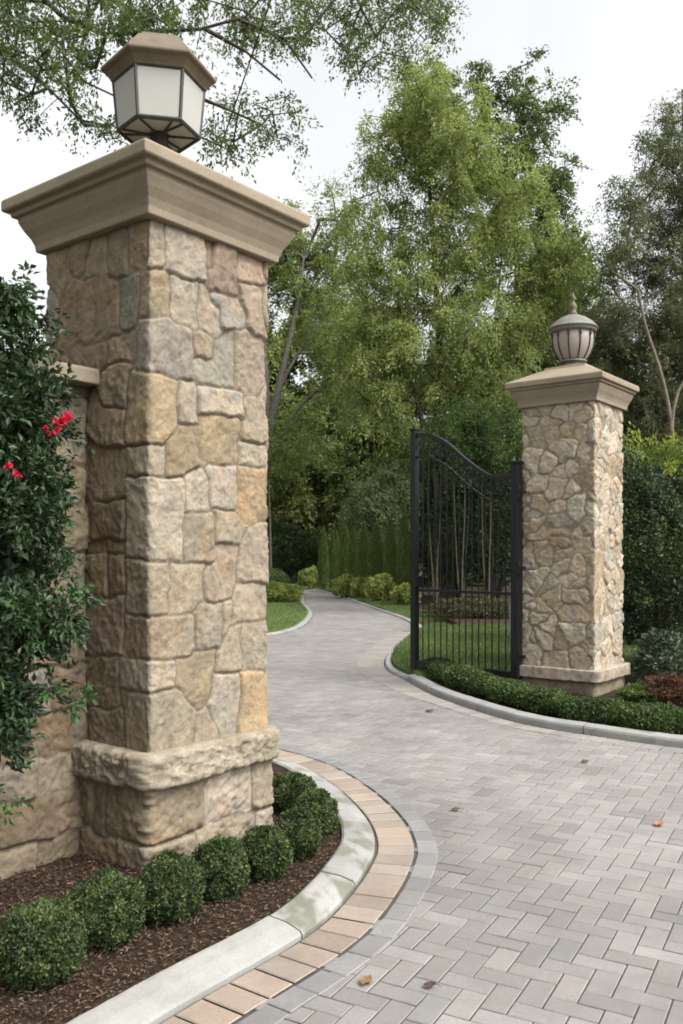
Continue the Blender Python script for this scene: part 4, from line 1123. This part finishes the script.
def chips():
    r = np.random.default_rng(13)
    vis = np.array([(-2.4, 2.2), (-.95, 2.6), (-.3, 3.7), (.0, 4.6), (-.05, 5.4), (-.4, 6.2), (-1, 6.2), (-2.4, 4.2)])
    p = np.concatenate([scatter_in(vis, 52000, r), scatter_in(isl_poly, 9000, r)]); z = np.concatenate([np.full(len(p), .04)])
    far_ = p[:, 1] > 6.7; z[far_] = .065
    ok = in_poly(p, bed) | in_poly(p, isl_poly); p, z, far_ = p[ok], z[ok], far_[ok]
    ok = (dist_to_line(p, near) > .188); p, z = p[ok], z[ok]; m = len(p)
    P = np.column_stack([p, z + r.uniform(0, .014, m)]); D = r.normal(0, 1, (m, 3)); D[:, 2] *= .25; N_ = r.normal(0, .4, (m, 3)); N_[:, 2] += 1
    L_ = r.uniform(.006, .027, m); mk = r.uniform(0, 1, m)[:, None] ** 2.5
    col = np.array((.052, .034, .024)) * (1 - mk) + np.array((.17, .115, .08)) * mk
    o = link('mulch_chips', leaf_mesh('mulch_chips', P, D, N_, L_, L_ * .35, col), M['chip']); tag(o, 'reddish brown bark mulch around the boxwood balls', 'mulch', kind='stuff')
chips()

def fallen(x, y, s, rz, lab, seed, col=(.15, .085, .04)):
    X, Z = gp(x, y); r = np.random.default_rng(seed)
    k = 9; v, f = [], []
    for i in range(k):      # a curled leaf: midrib and two margins
        t = i / (k - 1); w = .34 * math.sin(math.pi * min(1, t * .96 + .02)) ** .8 * s
        z = .006 + .16 * s * (t - .4) ** 2 * 2
        v += [(t * s - s / 2, -w, z + .30 * w + .006 * math.sin(t * 9)), (t * s - s / 2, 0, z), (t * s - s / 2, w, z + .45 * w)]
    for i in range(k - 1):
        a0 = i * 3; f += [(a0, a0+3, a0+4, a0+1), (a0+1, a0+4, a0+5, a0+2)]
    v += [(s * .5 + .3 * s, .02 * s, .004), (s * .5 + .3 * s, -.02 * s, .008)]; n0 = len(v); f.append(((k-1)*3 + 1, n0 - 2, n0 - 1, (k-1)*3 + 1 - 1))
    me = mesh_np('fallen_leaf', np.array(v), [np.array(f)], np.tile(np.array(col), (len(v), 1)), True)
    o = link('fallen_leaf', me, M['dry'], None, (X, Z, .003)); o.rotation_euler = (0, 0, rz)
    tag(o, lab, 'leaf', 'fallen leaves on the driveway')
fallen(366, 984, .065, 1.2, 'curled brown leaf on the pavers at the bottom of the picture beside the tan border', 1, (.16, .10, .045))
fallen(430, 988, .05, -.1, 'thin dark dry leaf on the pavers, right of the curled brown leaf', 2, (.06, .04, .028))
fallen(456, 811, .06, .1, 'dark dry leaf in the middle of the driveway', 3, (.10, .05, .03))
fallen(659, 826, .07, .8, 'orange brown leaf on the driveway near the right edge', 4, (.30, .13, .06))
fallen(585, 763, .07, .3, 'dark leaf on the driveway just in front of the far kerb', 5, (.08, .055, .04))
fallen(430, 712, .10, .2, 'dark leaf on the driveway below the gate hedge', 6, (.09, .06, .045))

# ------------------------------------------------------------------ light, sky, camera
SUN = Vector((.78, -.50, 1.15)).normalized()
el = math.asin(SUN.z); azr = math.atan2(SUN.x, SUN.y)
sl = bpy.data.lights.new('sun', 'SUN'); sl.energy = 1.0; sl.angle = R(22); sl.color = (1, .965, .91)
so = bpy.data.objects.new('sun', sl); C.objects.link(so); so.rotation_euler = (-SUN).to_track_quat('-Z', 'Y').to_euler(); so.location = (8, -5, 20)
w = bpy.data.worlds.new('World'); bpy.context.scene.world = w; w.use_nodes = True
nt = w.node_tree; nt.nodes.clear()
sky = nd(nt, 'ShaderNodeTexSky', sky_type='NISHITA'); sky.sun_disc = False; sky.sun_elevation = el; sky.sun_rotation = azr
sky.air_density = 1.2; sky.dust_density = 6.0; sky.ozone_density = 1.0
# overcast: the cloud deck takes nearly all colour out of the sky
hs = nd(nt, 'ShaderNodeHueSaturation'); hs.inputs['Saturation'].default_value = .08
nt.links.new(sky.outputs[0], hs.inputs['Color'])
bgn = nd(nt, 'ShaderNodeBackground'); bgn.inputs['Strength'].default_value = .15
tcw = nd(nt, 'ShaderNodeTexCoord'); cl = nd(nt, 'ShaderNodeTexNoise'); cl.inputs['Scale'].default_value = 2.2; cl.inputs['Detail'].default_value = 5; cl.inputs['Distortion'].default_value = .6
nt.links.new(tcw.outputs['Generated'], cl.inputs['Vector'])
cr = ramp(nt, cl.outputs['Fac'], [(.36, (.80, .81, .825)), (.62, 1.0)])
nt.links.new(mixc(nt, 1.0, hs.outputs[0], cr.outputs['Color'], 'MULTIPLY'), bgn.inputs[0])
wo = nd(nt, 'ShaderNodeOutputWorld'); nt.links.new(bgn.outputs[0], wo.inputs[0])

cam = bpy.data.cameras.new('camera'); co = bpy.data.objects.new('camera', cam); C.objects.link(co)
co.location = (0, 0, CAMH); co.rotation_euler = (R(90), 0, 0)
cam.sensor_fit = 'AUTO'; cam.sensor_width = 36; cam.lens = F / 1024 * 36
cam.shift_y = (HY - 512) / 1024; cam.clip_start = .05; cam.clip_end = 1000
sc = bpy.context.scene; sc.camera = co
sc.view_settings.view_transform = 'Standard'; sc.view_settings.look = 'None'; sc.view_settings.gamma = 1; sc.view_settings.exposure = 1.32
sc.cycles.use_denoising = True
sc.cycles.max_bounces = 10; sc.cycles.transmission_bounces = 4; sc.cycles.diffuse_bounces = 8; sc.cycles.glossy_bounces = 2; sc.cycles.transparent_max_bounces = 4
sc.cycles.filter_width = 1.8
